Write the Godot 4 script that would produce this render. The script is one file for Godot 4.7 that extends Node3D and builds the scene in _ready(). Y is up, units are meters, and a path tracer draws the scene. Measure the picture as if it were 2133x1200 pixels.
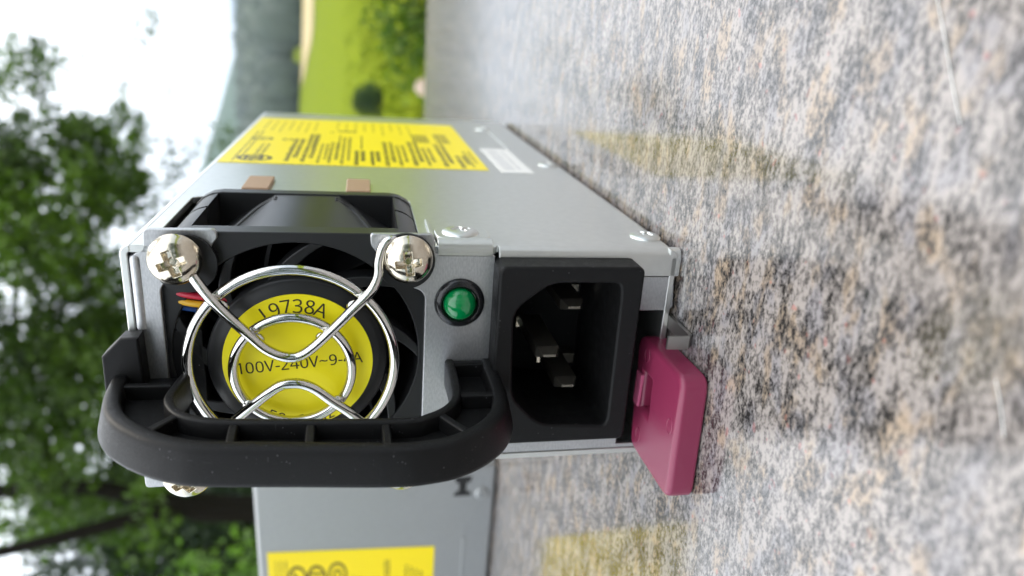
extends Node3D

const MM := 0.001
var mats := {}
var rng := RandomNumberGenerator.new()
var cam_pos := Vector3(51.955, 52.26, 106.501) * MM
const YAW := 0.347837
const PITCH := -0.205881
const ROLL := -0.002247


# ------------------------------------------------------------------ mesh builder
class MB extends RefCounted:
	var v := PackedVector3Array()
	var n := PackedVector3Array()
	var u := PackedVector2Array()
	var c := PackedColorArray()
	var idx := PackedInt32Array()
	var xf := Transform3D.IDENTITY
	var tint := Color(1, 1, 1)

	func p(a: Vector3, na: Vector3, ua: Vector2) -> int:
		v.append(xf * a)
		n.append((xf.basis * na).normalized())
		u.append(ua)
		c.append(tint)
		return v.size() - 1

	func link(a: int, b: int, d: int) -> void:
		var cr := (v[b] - v[a]).cross(v[d] - v[a])
		if cr.length_squared() < 1e-24:
			return
		if cr.dot(n[a] + n[b] + n[d]) > 0.0:
			idx.append_array(PackedInt32Array([a, d, b]))
		else:
			idx.append_array(PackedInt32Array([a, b, d]))

	func tri(a: Vector3, b: Vector3, d: Vector3, na: Vector3, nb: Vector3, nd: Vector3, ua := Vector2.ZERO, ub := Vector2.ZERO, ud := Vector2.ZERO) -> void:
		link(p(a, na, ua), p(b, nb, ub), p(d, nd, ud))

	func quad(a: Vector3, b: Vector3, d: Vector3, e: Vector3, na: Vector3, nb: Vector3, nd: Vector3, ne: Vector3) -> void:
		var i := p(a, na, Vector2(0, 0))
		var j := p(b, nb, Vector2(1, 0))
		var k := p(d, nd, Vector2(1, 1))
		var l := p(e, ne, Vector2(0, 1))
		link(i, j, k)
		link(i, k, l)

	func flat(a: Vector3, b: Vector3, d: Vector3, e: Vector3, nn: Vector3) -> void:
		quad(a, b, d, e, nn, nn, nn, nn)

	# box with rounded (chamfered, smooth shaded) edges
	func rbox(lo: Vector3, hi: Vector3, r: float) -> void:
		var m := (lo + hi) * 0.5
		var h := (hi - lo) * 0.5
		r = min(r, min(h.x, min(h.y, h.z)) * 0.98)
		var ax := [Vector3.RIGHT, Vector3.UP, Vector3.BACK]
		for i in 3:
			var j := (i + 1) % 3
			var k := (i + 2) % 3
			for s in [-1.0, 1.0]:
				var o: Vector3 = m + ax[i] * h[i] * s
				var a: Vector3 = ax[j] * (h[j] - r)
				var b: Vector3 = ax[k] * (h[k] - r)
				flat(o - a - b, o + a - b, o + a + b, o - a + b, ax[i] * s)
			for sj in [-1.0, 1.0]:
				for sk in [-1.0, 1.0]:
					var nj: Vector3 = ax[j] * sj
					var nk: Vector3 = ax[k] * sk
					var e: Vector3 = ax[i] * (h[i] - r)
					var c0: Vector3 = m + nj * (h[j] - r) + nk * (h[k] - r)
					var nm := (nj + nk).normalized()
					quad(c0 + nj * r - e, c0 + nj * r + e, c0 + nm * r + e, c0 + nm * r - e, nj, nj, nm, nm)
					quad(c0 + nk * r - e, c0 + nk * r + e, c0 + nm * r + e, c0 + nm * r - e, nk, nk, nm, nm)
		for sx in [-1.0, 1.0]:
			for sy in [-1.0, 1.0]:
				for sz in [-1.0, 1.0]:
					var c0 := m + Vector3(sx * (h.x - r), sy * (h.y - r), sz * (h.z - r))
					var d3 := [Vector3(sx, 0, 0), Vector3(0, sy, 0), Vector3(0, 0, sz)]
					var all: Vector3 = (d3[0] + d3[1] + d3[2]).normalized()
					for i in 3:
						var a: Vector3 = d3[i]
						var b: Vector3 = d3[(i + 1) % 3]
						var ab := (a + b).normalized()
						tri(c0 + a * r, c0 + ab * r, c0 + all * r, a, ab, all)
						tri(c0 + b * r, c0 + ab * r, c0 + all * r, b, ab, all)

	# polygon in the xy plane of xf, from z=lo to z=hi, bevelled by b on the hi side (and by b2 on the lo side)
	func extrude(poly: PackedVector2Array, lo: float, hi: float, b := 0.0, holes := [], b2 := 0.0, steps := 2) -> void:
		if Geometry2D.is_polygon_clockwise(poly):
			poly.reverse()
		var rings := []
		var list := [[poly, 1.0]]
		for h in holes:
			var hp: PackedVector2Array = h
			if Geometry2D.is_polygon_clockwise(hp):
				hp.reverse()
			list.append([hp, -1.0])
		var tops := []
		var bots := []
		for it in list:
			var pl: PackedVector2Array = it[0]
			var sg: float = it[1]
			var cnt := pl.size()
			var nrm := PackedVector2Array()
			var mit := PackedVector2Array()
			for i in cnt:
				var d0 := (pl[i] - pl[(i + cnt - 1) % cnt]).normalized()
				var d1 := (pl[(i + 1) % cnt] - pl[i]).normalized()
				nrm.append(Vector2(d1.y, -d1.x) * sg)
				var n0 := Vector2(d0.y, -d0.x) * sg
				var n1 := Vector2(d1.y, -d1.x) * sg
				var mm := (n0 + n1)
				mm = mm / max(0.35, 1.0 + n0.dot(n1))
				mit.append(mm)
			# levels: (inset, z, slope of the normal)
			var lev := []
			if b2 > 0.0:
				for s in steps:
					var t := PI / 2 * float(s) / steps
					lev.append([b2 * (1 - sin(t)), lo + b2 * (1 - cos(t)), -cos(t), sin(t)])
			lev.append([0.0, lo + b2, 0.0, 1.0])
			lev.append([0.0, hi - b, 0.0, 1.0])
			if b > 0.0:
				for s in range(1, steps + 1):
					var t := PI / 2 * float(s) / steps
					lev.append([b * (1 - cos(t)), hi - b + b * sin(t), sin(t), cos(t)])
			for q in lev.size() - 1:
				var A: Array = lev[q]
				var B: Array = lev[q + 1]
				for i in cnt:
					var j := (i + 1) % cnt
					var fn := nrm[i]
					var pn := nrm[(i + cnt - 1) % cnt]
					var qn := nrm[j]
					var ni := (fn + pn).normalized() if fn.dot(pn) > 0.7 else fn
					var nj := (fn + qn).normalized() if fn.dot(qn) > 0.7 else fn
					var a0: Vector2 = pl[i] - mit[i] * A[0]
					var a1: Vector2 = pl[j] - mit[j] * A[0]
					var b0: Vector2 = pl[i] - mit[i] * B[0]
					var b1: Vector2 = pl[j] - mit[j] * B[0]
					quad(Vector3(a0.x, a0.y, A[1]), Vector3(a1.x, a1.y, A[1]), Vector3(b1.x, b1.y, B[1]), Vector3(b0.x, b0.y, B[1]),
						Vector3(ni.x * A[3], ni.y * A[3], A[2]), Vector3(nj.x * A[3], nj.y * A[3], A[2]), Vector3(nj.x * B[3], nj.y * B[3], B[2]), Vector3(ni.x * B[3], ni.y * B[3], B[2]))
			var top := PackedVector2Array()
			var bot := PackedVector2Array()
			for i in cnt:
				top.append(pl[i] - mit[i] * b)
				bot.append(pl[i] - mit[i] * b2)
			tops.append(top)
			bots.append(bot)
		cap(tops, hi, 1.0)
		cap(bots, lo, -1.0)

	func cap(loops: Array, z: float, s: float) -> void:
		var pl: PackedVector2Array = loops[0]
		for h in range(1, loops.size()):
			var hp: PackedVector2Array = loops[h]
			var bi := 0
			var bj := 0
			var best := 1e18
			for i in pl.size():
				for j in hp.size():
					var d := pl[i].distance_squared_to(hp[j])
					if d < best:
						best = d
						bi = i
						bj = j
			var out := PackedVector2Array()
			for i in bi + 1:
				out.append(pl[i])
			for k in hp.size() + 1:
				out.append(hp[((bj - k) % hp.size() + hp.size()) % hp.size()])
			out.append(pl[bi])
			for i in range(bi + 1, pl.size()):
				out.append(pl[i])
			# a hair of width so that the keyhole is a simple polygon
			var dir := (hp[bj] - pl[bi]).normalized()
			var off := Vector2(-dir.y, dir.x)
			for w in [1e-4, -1e-4, 1e-3, -1e-3, 5e-3, -5e-3]:
				var tried := out.duplicate()
				tried[bi + hp.size() + 1] += off * w
				tried[bi + hp.size() + 2] += off * w
				if not Geometry2D.triangulate_polygon(tried).is_empty():
					out = tried
					break
			pl = out
		var t := Geometry2D.triangulate_polygon(pl)
		if t.is_empty():
			push_warning("cap failed %d" % pl.size())
		var nn := Vector3(0, 0, s)
		var base := v.size()
		for q in pl:
			p(Vector3(q.x, q.y, z), nn, q)
		for i in range(0, t.size(), 3):
			link(base + t[i], base + t[i + 1], base + t[i + 2])

	# profile of (radius, height) points turned about z of xf
	func lathe(pr: PackedVector2Array, segs := 32, sharp := 0.6) -> void:
		var nr := PackedVector2Array()
		for i in pr.size() - 1:
			var d := (pr[i + 1] - pr[i]).normalized()
			nr.append(Vector2(d.y, -d.x))
		for i in pr.size() - 1:
			var a := nr[i]
			var b := nr[i]
			if i > 0 and nr[i - 1].dot(nr[i]) > sharp:
				a = (nr[i - 1] + nr[i]).normalized()
			if i < nr.size() - 1 and nr[i + 1].dot(nr[i]) > sharp:
				b = (nr[i + 1] + nr[i]).normalized()
			var prev := []
			for k in segs + 1:
				var t := TAU * k / segs
				var e := Vector3(cos(t), sin(t), 0)
				var i0 := p(e * pr[i].x + Vector3(0, 0, pr[i].y), e * a.x + Vector3(0, 0, a.y), Vector2(float(k) / segs, 0))
				var i1 := p(e * pr[i + 1].x + Vector3(0, 0, pr[i + 1].y), e * b.x + Vector3(0, 0, b.y), Vector2(float(k) / segs, 1))
				if k > 0:
					link(prev[0], prev[1], i1)
					link(prev[0], i1, i0)
				prev = [i0, i1]

	func tube(path: PackedVector3Array, r0: float, r1 := -1.0, segs := 14, closed := false, caps := true) -> void:
		if r1 < 0.0:
			r1 = r0
		var cnt := path.size()
		var up := Vector3(0.31, 0.87, 0.38).normalized()
		var rows := []
		var last := cnt + (1 if closed else 0)
		for q in last:
			var i := q % cnt
			var a := path[(i + cnt - 1) % cnt] if (closed or i > 0) else path[i]
			var b := path[(i + 1) % cnt] if (closed or i < cnt - 1) else path[i]
			var t := (b - a).normalized()
			var sd := t.cross(up)
			if sd.length() < 0.05:
				sd = t.cross(Vector3.RIGHT)
			sd = sd.normalized()
			if not closed:
				up = sd.cross(t).normalized()
			var w := sd.cross(t).normalized()
			var r: float = lerp(r0, r1, float(q) / max(1, cnt - 1))
			var row := PackedInt32Array()
			for k in segs + 1:
				var g := TAU * k / segs
				var e := sd * cos(g) + w * sin(g)
				row.append(p(path[i] + e * r, e, Vector2(float(k) / segs, float(q))))
			rows.append(row)
			if caps and not closed and (q == 0 or q == last - 1):
				var nn := -t if q == 0 else t
				var o := p(path[i] + nn * r * 0.25, nn, Vector2.ZERO)
				for k in segs:
					var g := TAU * k / segs
					var g2 := TAU * (k + 1) / segs
					link(o, p(path[i] + (sd * cos(g) + w * sin(g)) * r, nn, Vector2.ZERO), p(path[i] + (sd * cos(g2) + w * sin(g2)) * r, nn, Vector2.ZERO))
		for q in rows.size() - 1:
			for k in segs:
				link(rows[q][k], rows[q + 1][k], rows[q + 1][k + 1])
				link(rows[q][k], rows[q + 1][k + 1], rows[q][k + 1])

	# a profile of (inset, height) points carried along an open line in the xy plane
	func sweep(line: PackedVector2Array, prof: PackedVector2Array) -> void:
		var cnt := line.size()
		var mit := PackedVector2Array()
		for i in cnt:
			var d0 := (line[i] - line[max(i - 1, 0)]).normalized()
			var d1 := (line[min(i + 1, cnt - 1)] - line[i]).normalized()
			var d := (d0 + d1).normalized()
			mit.append(Vector2(d.y, -d.x))
		for k in prof.size() - 1:
			var e := (prof[k + 1] - prof[k]).normalized()
			var ea := e
			var eb := e
			if k > 0:
				var f := (prof[k] - prof[k - 1]).normalized()
				if f.dot(e) > 0.75:
					ea = (e + f).normalized()
			if k < prof.size() - 2:
				var f := (prof[k + 2] - prof[k + 1]).normalized()
				if f.dot(e) > 0.75:
					eb = (e + f).normalized()
			for i in cnt - 1:
				var j := i + 1
				var pt := func(q: int, w: Vector2) -> Vector3:
					return Vector3(line[q].x + mit[q].x * w.x, line[q].y + mit[q].y * w.x, w.y)
				var nr := func(q: int, w: Vector2) -> Vector3:
					return Vector3(-mit[q].x * w.y, -mit[q].y * w.y, w.x)
				quad(pt.call(i, prof[k]), pt.call(j, prof[k]), pt.call(j, prof[k + 1]), pt.call(i, prof[k + 1]), nr.call(i, ea), nr.call(j, ea), nr.call(j, eb), nr.call(i, eb))

	# round head seen along z: height from a function of (x, y) inside radius r
	func dome(r: float, nr: int, na: int, f: Callable) -> void:
		var base := v.size()
		for i in nr + 1:
			var rr := r * float(i) / nr
			for k in na:
				var t := TAU * k / na
				var x := rr * cos(t)
				var y := rr * sin(t)
				var e := 0.012 * r
				var gx: float = (f.call(x + e, y) - f.call(x - e, y)) / (2 * e)
				var gy: float = (f.call(x, y + e) - f.call(x, y - e)) / (2 * e)
				p(Vector3(x, y, f.call(x, y)), Vector3(-gx, -gy, 1).normalized(), Vector2(x, y))
		for i in nr:
			for k in na:
				var k2 := (k + 1) % na
				var a := base + i * na + k
				var b := base + i * na + k2
				var d := base + (i + 1) * na + k
				var e2 := base + (i + 1) * na + k2
				link(a, d, e2)
				link(a, e2, b)

	func add_arrays(arr: Array, t: Transform3D) -> void:
		var base := v.size()
		var pv: PackedVector3Array = arr[Mesh.ARRAY_VERTEX]
		var pn: PackedVector3Array = arr[Mesh.ARRAY_NORMAL]
		for i in pv.size():
			p(t * pv[i], t.basis * pn[i], Vector2.ZERO)
		if arr[Mesh.ARRAY_INDEX] != null:
			var pi: PackedInt32Array = arr[Mesh.ARRAY_INDEX]
			for i in range(0, pi.size(), 3):
				link(base + pi[i], base + pi[i + 1], base + pi[i + 2])
		else:
			for i in range(0, pv.size(), 3):
				link(base + i, base + i + 1, base + i + 2)

	func mesh(scale: float, colors := false) -> ArrayMesh:
		var a := []
		a.resize(Mesh.ARRAY_MAX)
		var vv := PackedVector3Array()
		vv.resize(v.size())
		for i in v.size():
			vv[i] = v[i] * scale
		a[Mesh.ARRAY_VERTEX] = vv
		a[Mesh.ARRAY_NORMAL] = n
		a[Mesh.ARRAY_TEX_UV] = u
		if colors:
			a[Mesh.ARRAY_COLOR] = c
		a[Mesh.ARRAY_INDEX] = idx
		var m := ArrayMesh.new()
		m.add_surface_from_arrays(Mesh.PRIMITIVE_TRIANGLES, a)
		return m


# ------------------------------------------------------------------ helpers
func mat(called: String, lin: Color, rough: float, metal := 0.0) -> StandardMaterial3D:
	var m := StandardMaterial3D.new()
	m.resource_name = called
	m.albedo_color = lin.linear_to_srgb()
	m.roughness = rough
	m.metallic = metal
	mats[called] = m
	return m


# a name that is free under this parent: chair, chair_001, chair_002
func numbered(parent: Node, called: String) -> String:
	if not parent.has_node(called):
		return called
	var k := 1
	while parent.has_node("%s_%03d" % [called, k]):
		k += 1
	return "%s_%03d" % [called, k]


func part(called: String, mb: MB, m: Material, parent: Node, scale := MM, colors := false) -> MeshInstance3D:
	var o := MeshInstance3D.new()
	o.name = numbered(parent, called)
	o.mesh = mb.mesh(scale, colors)
	o.material_override = m
	parent.add_child(o, true)
	return o


func thing(called: String, label: String, category: String, at := Vector3.ZERO, turn := 0.0, group := "") -> Node3D:
	var o := Node3D.new()
	o.name = numbered(self, called)
	add_child(o, true)
	o.position = at
	o.rotation.y = turn
	tag(o, label, category, group)
	return o


func tag(o: Node, label: String, category: String, group := "") -> void:
	o.set_meta("label", label)
	o.set_meta("category", category)
	if group:
		o.set_meta("group", group)


func structure(o: Node) -> void:
	o.set_meta("kind", "structure")


func V(l: Array) -> PackedVector2Array:
	var o := PackedVector2Array()
	for q in l:
		o.append(Vector2(q[0], q[1]))
	return o


func rrect(x0: float, y0: float, x1: float, y1: float, r: float, k := 5) -> PackedVector2Array:
	var o := PackedVector2Array()
	var cs := [[x1 - r, y0 + r, -PI / 2], [x1 - r, y1 - r, 0.0], [x0 + r, y1 - r, PI / 2], [x0 + r, y0 + r, PI]]
	for q in cs:
		for i in k + 1:
			var t: float = q[2] + PI / 2 * i / k
			o.append(Vector2(q[0] + r * cos(t), q[1] + r * sin(t)))
	return o


func circle(x: float, y: float, r: float, k := 40) -> PackedVector2Array:
	var o := PackedVector2Array()
	for i in k:
		o.append(Vector2(x + r * cos(TAU * i / k), y + r * sin(TAU * i / k)))
	return o


# rounds the corners of a polygon
func soften(pl: PackedVector2Array, r: float, k := 4) -> PackedVector2Array:
	var o := PackedVector2Array()
	var cnt := pl.size()
	for i in cnt:
		var a := pl[(i + cnt - 1) % cnt]
		var b := pl[i]
		var d := pl[(i + 1) % cnt]
		var q: float = min(r, min(a.distance_to(b), b.distance_to(d)) * 0.45)
		var s := b + (a - b).normalized() * q
		var e := b + (d - b).normalized() * q
		for j in k + 1:
			var t := float(j) / k
			o.append(s.lerp(b, t).lerp(b.lerp(e, t), t))
	return o


func smooth(pts: PackedVector3Array, k := 6, closed := false) -> PackedVector3Array:
	var o := PackedVector3Array()
	var cnt := pts.size()
	var last := cnt if closed else cnt - 1
	for i in last:
		var a := pts[(i - 1 + cnt) % cnt] if (closed or i > 0) else pts[0] * 2 - pts[1]
		var b := pts[i]
		var c := pts[(i + 1) % cnt]
		var d := pts[(i + 2) % cnt] if (closed or i < cnt - 2) else c * 2 - b
		for j in k:
			o.append(b.cubic_interpolate(c, a, d, float(j) / k))
	if not closed:
		o.append(pts[cnt - 1])
	return o


func sm(a: float, b: float, x: float) -> float:
	return smoothstep(a, b, x)


# the camera's own bearings: metres to the right, up from the eye and ahead, on the level
func ahead(right: float, up: float, dist: float) -> Vector3:
	return cam_pos + Vector3(cos(YAW), 0, -sin(YAW)) * right + Vector3.UP * up + Vector3(-sin(YAW), 0, -cos(YAW)) * dist


func lettering(mb: MB, text: String, size: float, t: Transform3D, depth := 0.03) -> void:
	var f := SystemFont.new()
	f.font_names = PackedStringArray(["Droid Sans"])
	var tm := TextMesh.new()
	tm.text = text
	tm.font = f
	tm.font_size = 48
	tm.pixel_size = size / 48.0
	tm.depth = depth
	tm.curve_step = 1.0
	mb.add_arrays(tm.get_mesh_arrays(), t)


func noise(freq: float, oct: int, sd: int, kind := FastNoiseLite.TYPE_SIMPLEX_SMOOTH) -> FastNoiseLite:
	var f := FastNoiseLite.new()
	f.noise_type = kind
	f.frequency = freq
	f.seed = sd
	f.fractal_type = FastNoiseLite.FRACTAL_FBM if oct > 1 else FastNoiseLite.FRACTAL_NONE
	f.fractal_octaves = oct
	return f


# ------------------------------------------------------------------ textures
func granite_texture() -> ImageTexture:
	var N := 2048
	var layer := func(freq: float, oct: int, sd: int, stretch: float, h := 1024) -> PackedByteArray:
		var im := noise(freq, oct, sd).get_seamless_image(int(h / stretch), h)
		im.resize(N, N, Image.INTERPOLATE_CUBIC)
		return im.get_data()
	var fleck: PackedByteArray = layer.call(0.085, 3, 11, 1.6, 2048)
	var grain: PackedByteArray = layer.call(0.23, 2, 16, 1.25, 2048)
	var clump: PackedByteArray = layer.call(0.034, 4, 13, 1.9)
	var cream: PackedByteArray = layer.call(0.030, 4, 14, 1.9)
	var blue: PackedByteArray = layer.call(0.022, 4, 15, 1.6)
	var red: PackedByteArray = layer.call(0.07, 2, 17, 1.2)
	# tone curve from dark mica through grey feldspar to pale quartz
	var tone := PackedFloat32Array()
	for i in 1024:
		var t := i / 1023.0 * 3.0 - 1.0
		tone.append(0.17 + 0.19 * smoothstep(0.0, 0.38, t) + 0.21 * smoothstep(0.28, 0.98, t))
	var out := PackedByteArray()
	out.resize(N * N * 3)
	for i in N * N:
		var t := 0.60 + (fleck[i] - 127) * 0.0050 + (grain[i] - 127) * 0.0030 + (clump[i] - 127) * 0.0040
		var l := tone[clampi(int((t + 1.0) * 341.0), 0, 1023)] * 255.0
		var w := clampf((cream[i] - 142) * 0.016, 0.0, 0.8) * clampf(t * 1.8, 0.0, 1.0)
		var q := clampf((blue[i] - 124) * 0.018, 0.0, 0.8)
		var rd := clampf((red[i] - 212) * 0.05, 0.0, 0.5)
		var o := i * 3
		out[o] = int(minf(255.0, l * (1.0 - 0.11 * q + 0.05 * w + 0.1 * rd)))
		out[o + 1] = int(l * (0.950 - 0.085 * q - 0.025 * w - 0.25 * rd))
		out[o + 2] = int(l * (0.920 - 0.04 * q - 0.13 * w - 0.25 * rd))
	var im := Image.create_from_data(N, N, false, Image.FORMAT_RGB8, out)
	im.generate_mipmaps()
	return ImageTexture.create_from_image(im)


func noise_tex(freq: float, oct: int, sd: int, lo: Color, hi: Color, size := 512, kind := FastNoiseLite.TYPE_SIMPLEX_SMOOTH) -> ImageTexture:
	var im := noise(freq, oct, sd, kind).get_seamless_image(size, size)
	var d := im.get_data()
	var out := PackedByteArray()
	out.resize(size * size * 3)
	for i in size * size:
		var q := lo.lerp(hi, d[i] / 255.0)
		out[i * 3] = int(q.r * 255)
		out[i * 3 + 1] = int(q.g * 255)
		out[i * 3 + 2] = int(q.b * 255)
	return ImageTexture.create_from_image(Image.create_from_data(size, size, false, Image.FORMAT_RGB8, out))


func bump_tex(freq: float, oct: int, sd: int, strength: float, size := 512) -> ImageTexture:
	var im := noise(freq, oct, sd).get_seamless_image(size, size)
	im.convert(Image.FORMAT_RGBA8)
	im.bump_map_to_normal_map(strength)
	return ImageTexture.create_from_image(im)


# a run of small print: word-length dashes on one line, drawn from (x, y) along +x (or +y when turned)
func print_line(im: Image, x: int, y: int, length: int, h: int, ink: Color, turned: bool) -> void:
	var at := 0
	while at < length:
		var w := rng.randi_range(h, h * 5)
		w = min(w, length - at)
		var q := 0
		while q < w:
			var lw := rng.randi_range(max(1, h / 3), max(2, h * 2 / 3))
			var hh := h if rng.randf() < 0.4 else h * 3 / 4
			var rc := Rect2i(x + at + q, y + h - hh, max(1, lw - 1), hh)
			if turned:
				rc = Rect2i(x + h - hh, y + at + q, hh, max(1, lw - 1))
			im.fill_rect(rc, ink)
			q += lw + 1
		at += w + h / 2 + 1


func ring_mark(im: Image, cx: float, cy: float, r0: float, r1: float, ink: Color, from := 0.0, to := TAU) -> void:
	for y in range(int(cy - r1), int(cy + r1) + 1):
		for x in range(int(cx - r1), int(cx + r1) + 1):
			var d := Vector2(x - cx, y - cy)
			var l := d.length()
			var a := fposmod(d.angle(), TAU)
			if l >= r0 and l <= r1 and a >= from and a <= to:
				im.set_pixel(x, y, ink)


# the yellow rating sticker: u runs down the unit (image right), v towards the front
func rating_texture() -> ImageTexture:
	var W := 768
	var H := 1024
	var im := Image.create(W, H, false, Image.FORMAT_RGB8)
	im.fill(Color(0.96, 0.88, 0.01))
	var ink := Color(0.13, 0.10, 0.02)
	# columns of fine print that run from the front edge backwards
	var cols := [[30, 380, 620, 7], [78, 470, 330, 8], [170, 520, 440, 12], [215, 420, 560, 12], [262, 600, 360, 8], [292, 560, 400, 10], [330, 430, 540, 9], [372, 440, 250, 11], [372, 720, 250, 9],
		[420, 460, 230, 8], [420, 730, 250, 10], [462, 520, 460, 12], [505, 600, 380, 10], [548, 520, 460, 12], [590, 650, 330, 10], [640, 540, 440, 12], [690, 760, 220, 12], [725, 690, 290, 8]]
	for q in cols:
		for k in 2:
			print_line(im, q[0] + k * (q[3] + 9), H - 22 - q[2] - (q[0] % 3) * 12, q[2] - k * 60, q[3] * 5 / 4, ink, true)
	for k in 7:
		print_line(im, 40 + k * 30, 60 + (k % 3) * 22, 280, 6, ink, true)
	for k in 9:
		print_line(im, 300 + k * 34, 40 + (k % 2) * 30, 230 + (k % 3) * 40, 6, ink, true)
	for x in [236, 318, 392]:
		im.fill_rect(Rect2i(x, 420, 4, 300), ink)
	im.fill_rect(Rect2i(308, 300, 66, 26), ink)
	im.fill_rect(Rect2i(280, 338, 16, 16), ink)
	# round seals near the top edge
	ring_mark(im, 88, 940, 38, 50, ink)
	ring_mark(im, 88, 940, 0, 26, ink.lerp(Color(0.96, 0.88, 0.01), 0.45))
	im.fill_rect(Rect2i(60, 900, 8, 80), ink)
	im.fill_rect(Rect2i(104, 900, 8, 80), ink)
	ring_mark(im, 66, 560, 26, 36, ink)
	ring_mark(im, 66, 560, 0, 10, ink)
	ring_mark(im, 150, 565, 12, 20, ink)
	# bar code blocks
	for b in [[575, 330, 60, 190], [660, 300, 50, 230]]:
		var y: int = b[1]
		while y < b[1] + b[3]:
			var w := rng.randi_range(2, 6)
			im.fill_rect(Rect2i(b[0], y, b[2], w), ink)
			y += w + rng.randi_range(2, 6)
	im.generate_mipmaps()
	return ImageTexture.create_from_image(im)


func second_label_texture() -> ImageTexture:
	var W := 768
	var H := 512
	var yellow := Color(0.96, 0.86, 0.01)
	var im := Image.create(W, H, false, Image.FORMAT_RGB8)
	im.fill(yellow)
	var ink := Color(0.30, 0.24, 0.02)
	# u runs down the unit, v away from the front corner
	for k in 3:
		print_line(im, 30 + k * 22, 30, 430, 10, ink.lerp(yellow, 0.3), true)
	for q in [[128, 92], [216, 92], [312, 84]]:
		ring_mark(im, q[0], q[1], 34, 44, ink)
	for k in 44:
		im.fill_rect(Rect2i(106 + k, 70 + k, 8, 6), ink)
	im.fill_rect(Rect2i(184, 74, 66, 8), ink)
	im.fill_rect(Rect2i(184, 106, 66, 8), ink)
	ring_mark(im, 312, 84, 12, 20, ink)
	for k in 6:
		print_line(im, 380 + k * 18, 90 + k * 4, 330, 9, ink.lerp(yellow, 0.25), true)
	for k in 2:
		print_line(im, 530 + k * 16, 40, 420, 11, ink, true)
	for k in 4:
		print_line(im, 630 + k * 24, 60 + k * 8, 380, 11, ink, true)
	im.generate_mipmaps()
	return ImageTexture.create_from_image(im)


func barcode_texture() -> ImageTexture:
	var im := Image.create(256, 512, false, Image.FORMAT_RGB8)
	im.fill(Color(0.90, 0.90, 0.89))
	var y := 40
	while y < 470:
		var w := rng.randi_range(2, 7)
		im.fill_rect(Rect2i(40, y, 90, w), Color(0.74, 0.74, 0.75))
		y += w + rng.randi_range(3, 8)
	print_line(im, 160, 50, 400, 20, Color(0.72, 0.72, 0.73), true)
	im.generate_mipmaps()
	return ImageTexture.create_from_image(im)


# black moulding with a little dust on it
func speck_tex(sd: int) -> ImageTexture:
	var im := Image.create(512, 512, false, Image.FORMAT_RGB8)
	im.fill(Color(0.235, 0.235, 0.235))
	var r := RandomNumberGenerator.new()
	r.seed = sd
	for i in 46:
		var w := r.randi_range(2, 6)
		im.fill_rect(Rect2i(r.randi_range(0, 505), r.randi_range(0, 505), w, r.randi_range(2, 6)), Color(1, 1, 1).lerp(Color(0.4, 0.4, 0.4), r.randf()))
	return ImageTexture.create_from_image(im)


func textured(called: String, t: Texture2D, rough: float) -> StandardMaterial3D:
	var m := mat(called, Color(1, 1, 1), rough)
	m.albedo_texture = t
	return m


# ------------------------------------------------------------------ scene
func _ready() -> void:
	rng.seed = 4711
	set_camera()
	set_light()
	set_materials()
	build_ground()
	build_table()
	build_power_supply()
	build_second_supply()
	build_plants()


func set_camera() -> void:
	var cam := Camera3D.new()
	cam.name = "camera"
	add_child(cam)
	var b := Basis(Vector3.UP, YAW) * Basis(Vector3.RIGHT, PITCH) * Basis(Vector3.BACK, ROLL)
	# the photograph was taken with the camera turned on its side
	cam.transform = Transform3D(Basis(-b.y, b.x, b.z), cam_pos)
	var at := CameraAttributesPhysical.new()
	at.frustum_focal_length = 30.0
	at.exposure_aperture = 21.0
	at.frustum_focus_distance = 0.109
	at.frustum_near = 0.01
	at.frustum_far = 8000.0
	cam.attributes = at
	cam.keep_aspect = Camera3D.KEEP_HEIGHT
	cam.fov = 43.603
	cam.near = 0.01
	cam.far = 8000.0
	cam.current = true


func set_light() -> void:
	var w := WorldEnvironment.new()
	w.name = "world_environment"
	var e := Environment.new()
	e.background_mode = Environment.BG_SKY
	var sky := Sky.new()
	var m := ProceduralSkyMaterial.new()
	m.sky_top_color = Color(0.94, 0.95, 0.96)
	m.sky_horizon_color = Color(0.98, 0.985, 0.99)
	m.sky_curve = 0.2
	m.ground_bottom_color = Color(0.30, 0.33, 0.25)
	m.ground_horizon_color = Color(0.45, 0.48, 0.40)
	m.sun_angle_max = 30.0
	m.energy_multiplier = 1.5
	sky.sky_material = m
	e.sky = sky
	e.ambient_light_source = Environment.AMBIENT_SOURCE_SKY
	e.tonemap_mode = Environment.TONE_MAPPER_LINEAR
	e.tonemap_exposure = 2.8
	e.sdfgi_enabled = true
	e.ssao_enabled = true
	e.ssil_enabled = true
	e.fog_enabled = true
	e.fog_density = 0.0005
	e.fog_light_color = Color(0.80, 0.88, 0.97)
	w.environment = e
	add_child(w)
	var sun := DirectionalLight3D.new()
	sun.name = "sun"
	sun.light_energy = 0.3
	sun.light_angular_distance = 25.0
	sun.light_color = Color(1.0, 0.97, 0.92)
	sun.shadow_enabled = true
	add_child(sun)
	sun.look_at_from_position(Vector3(2.0, 6.0, -3.0), Vector3.ZERO, Vector3.UP)


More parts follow.
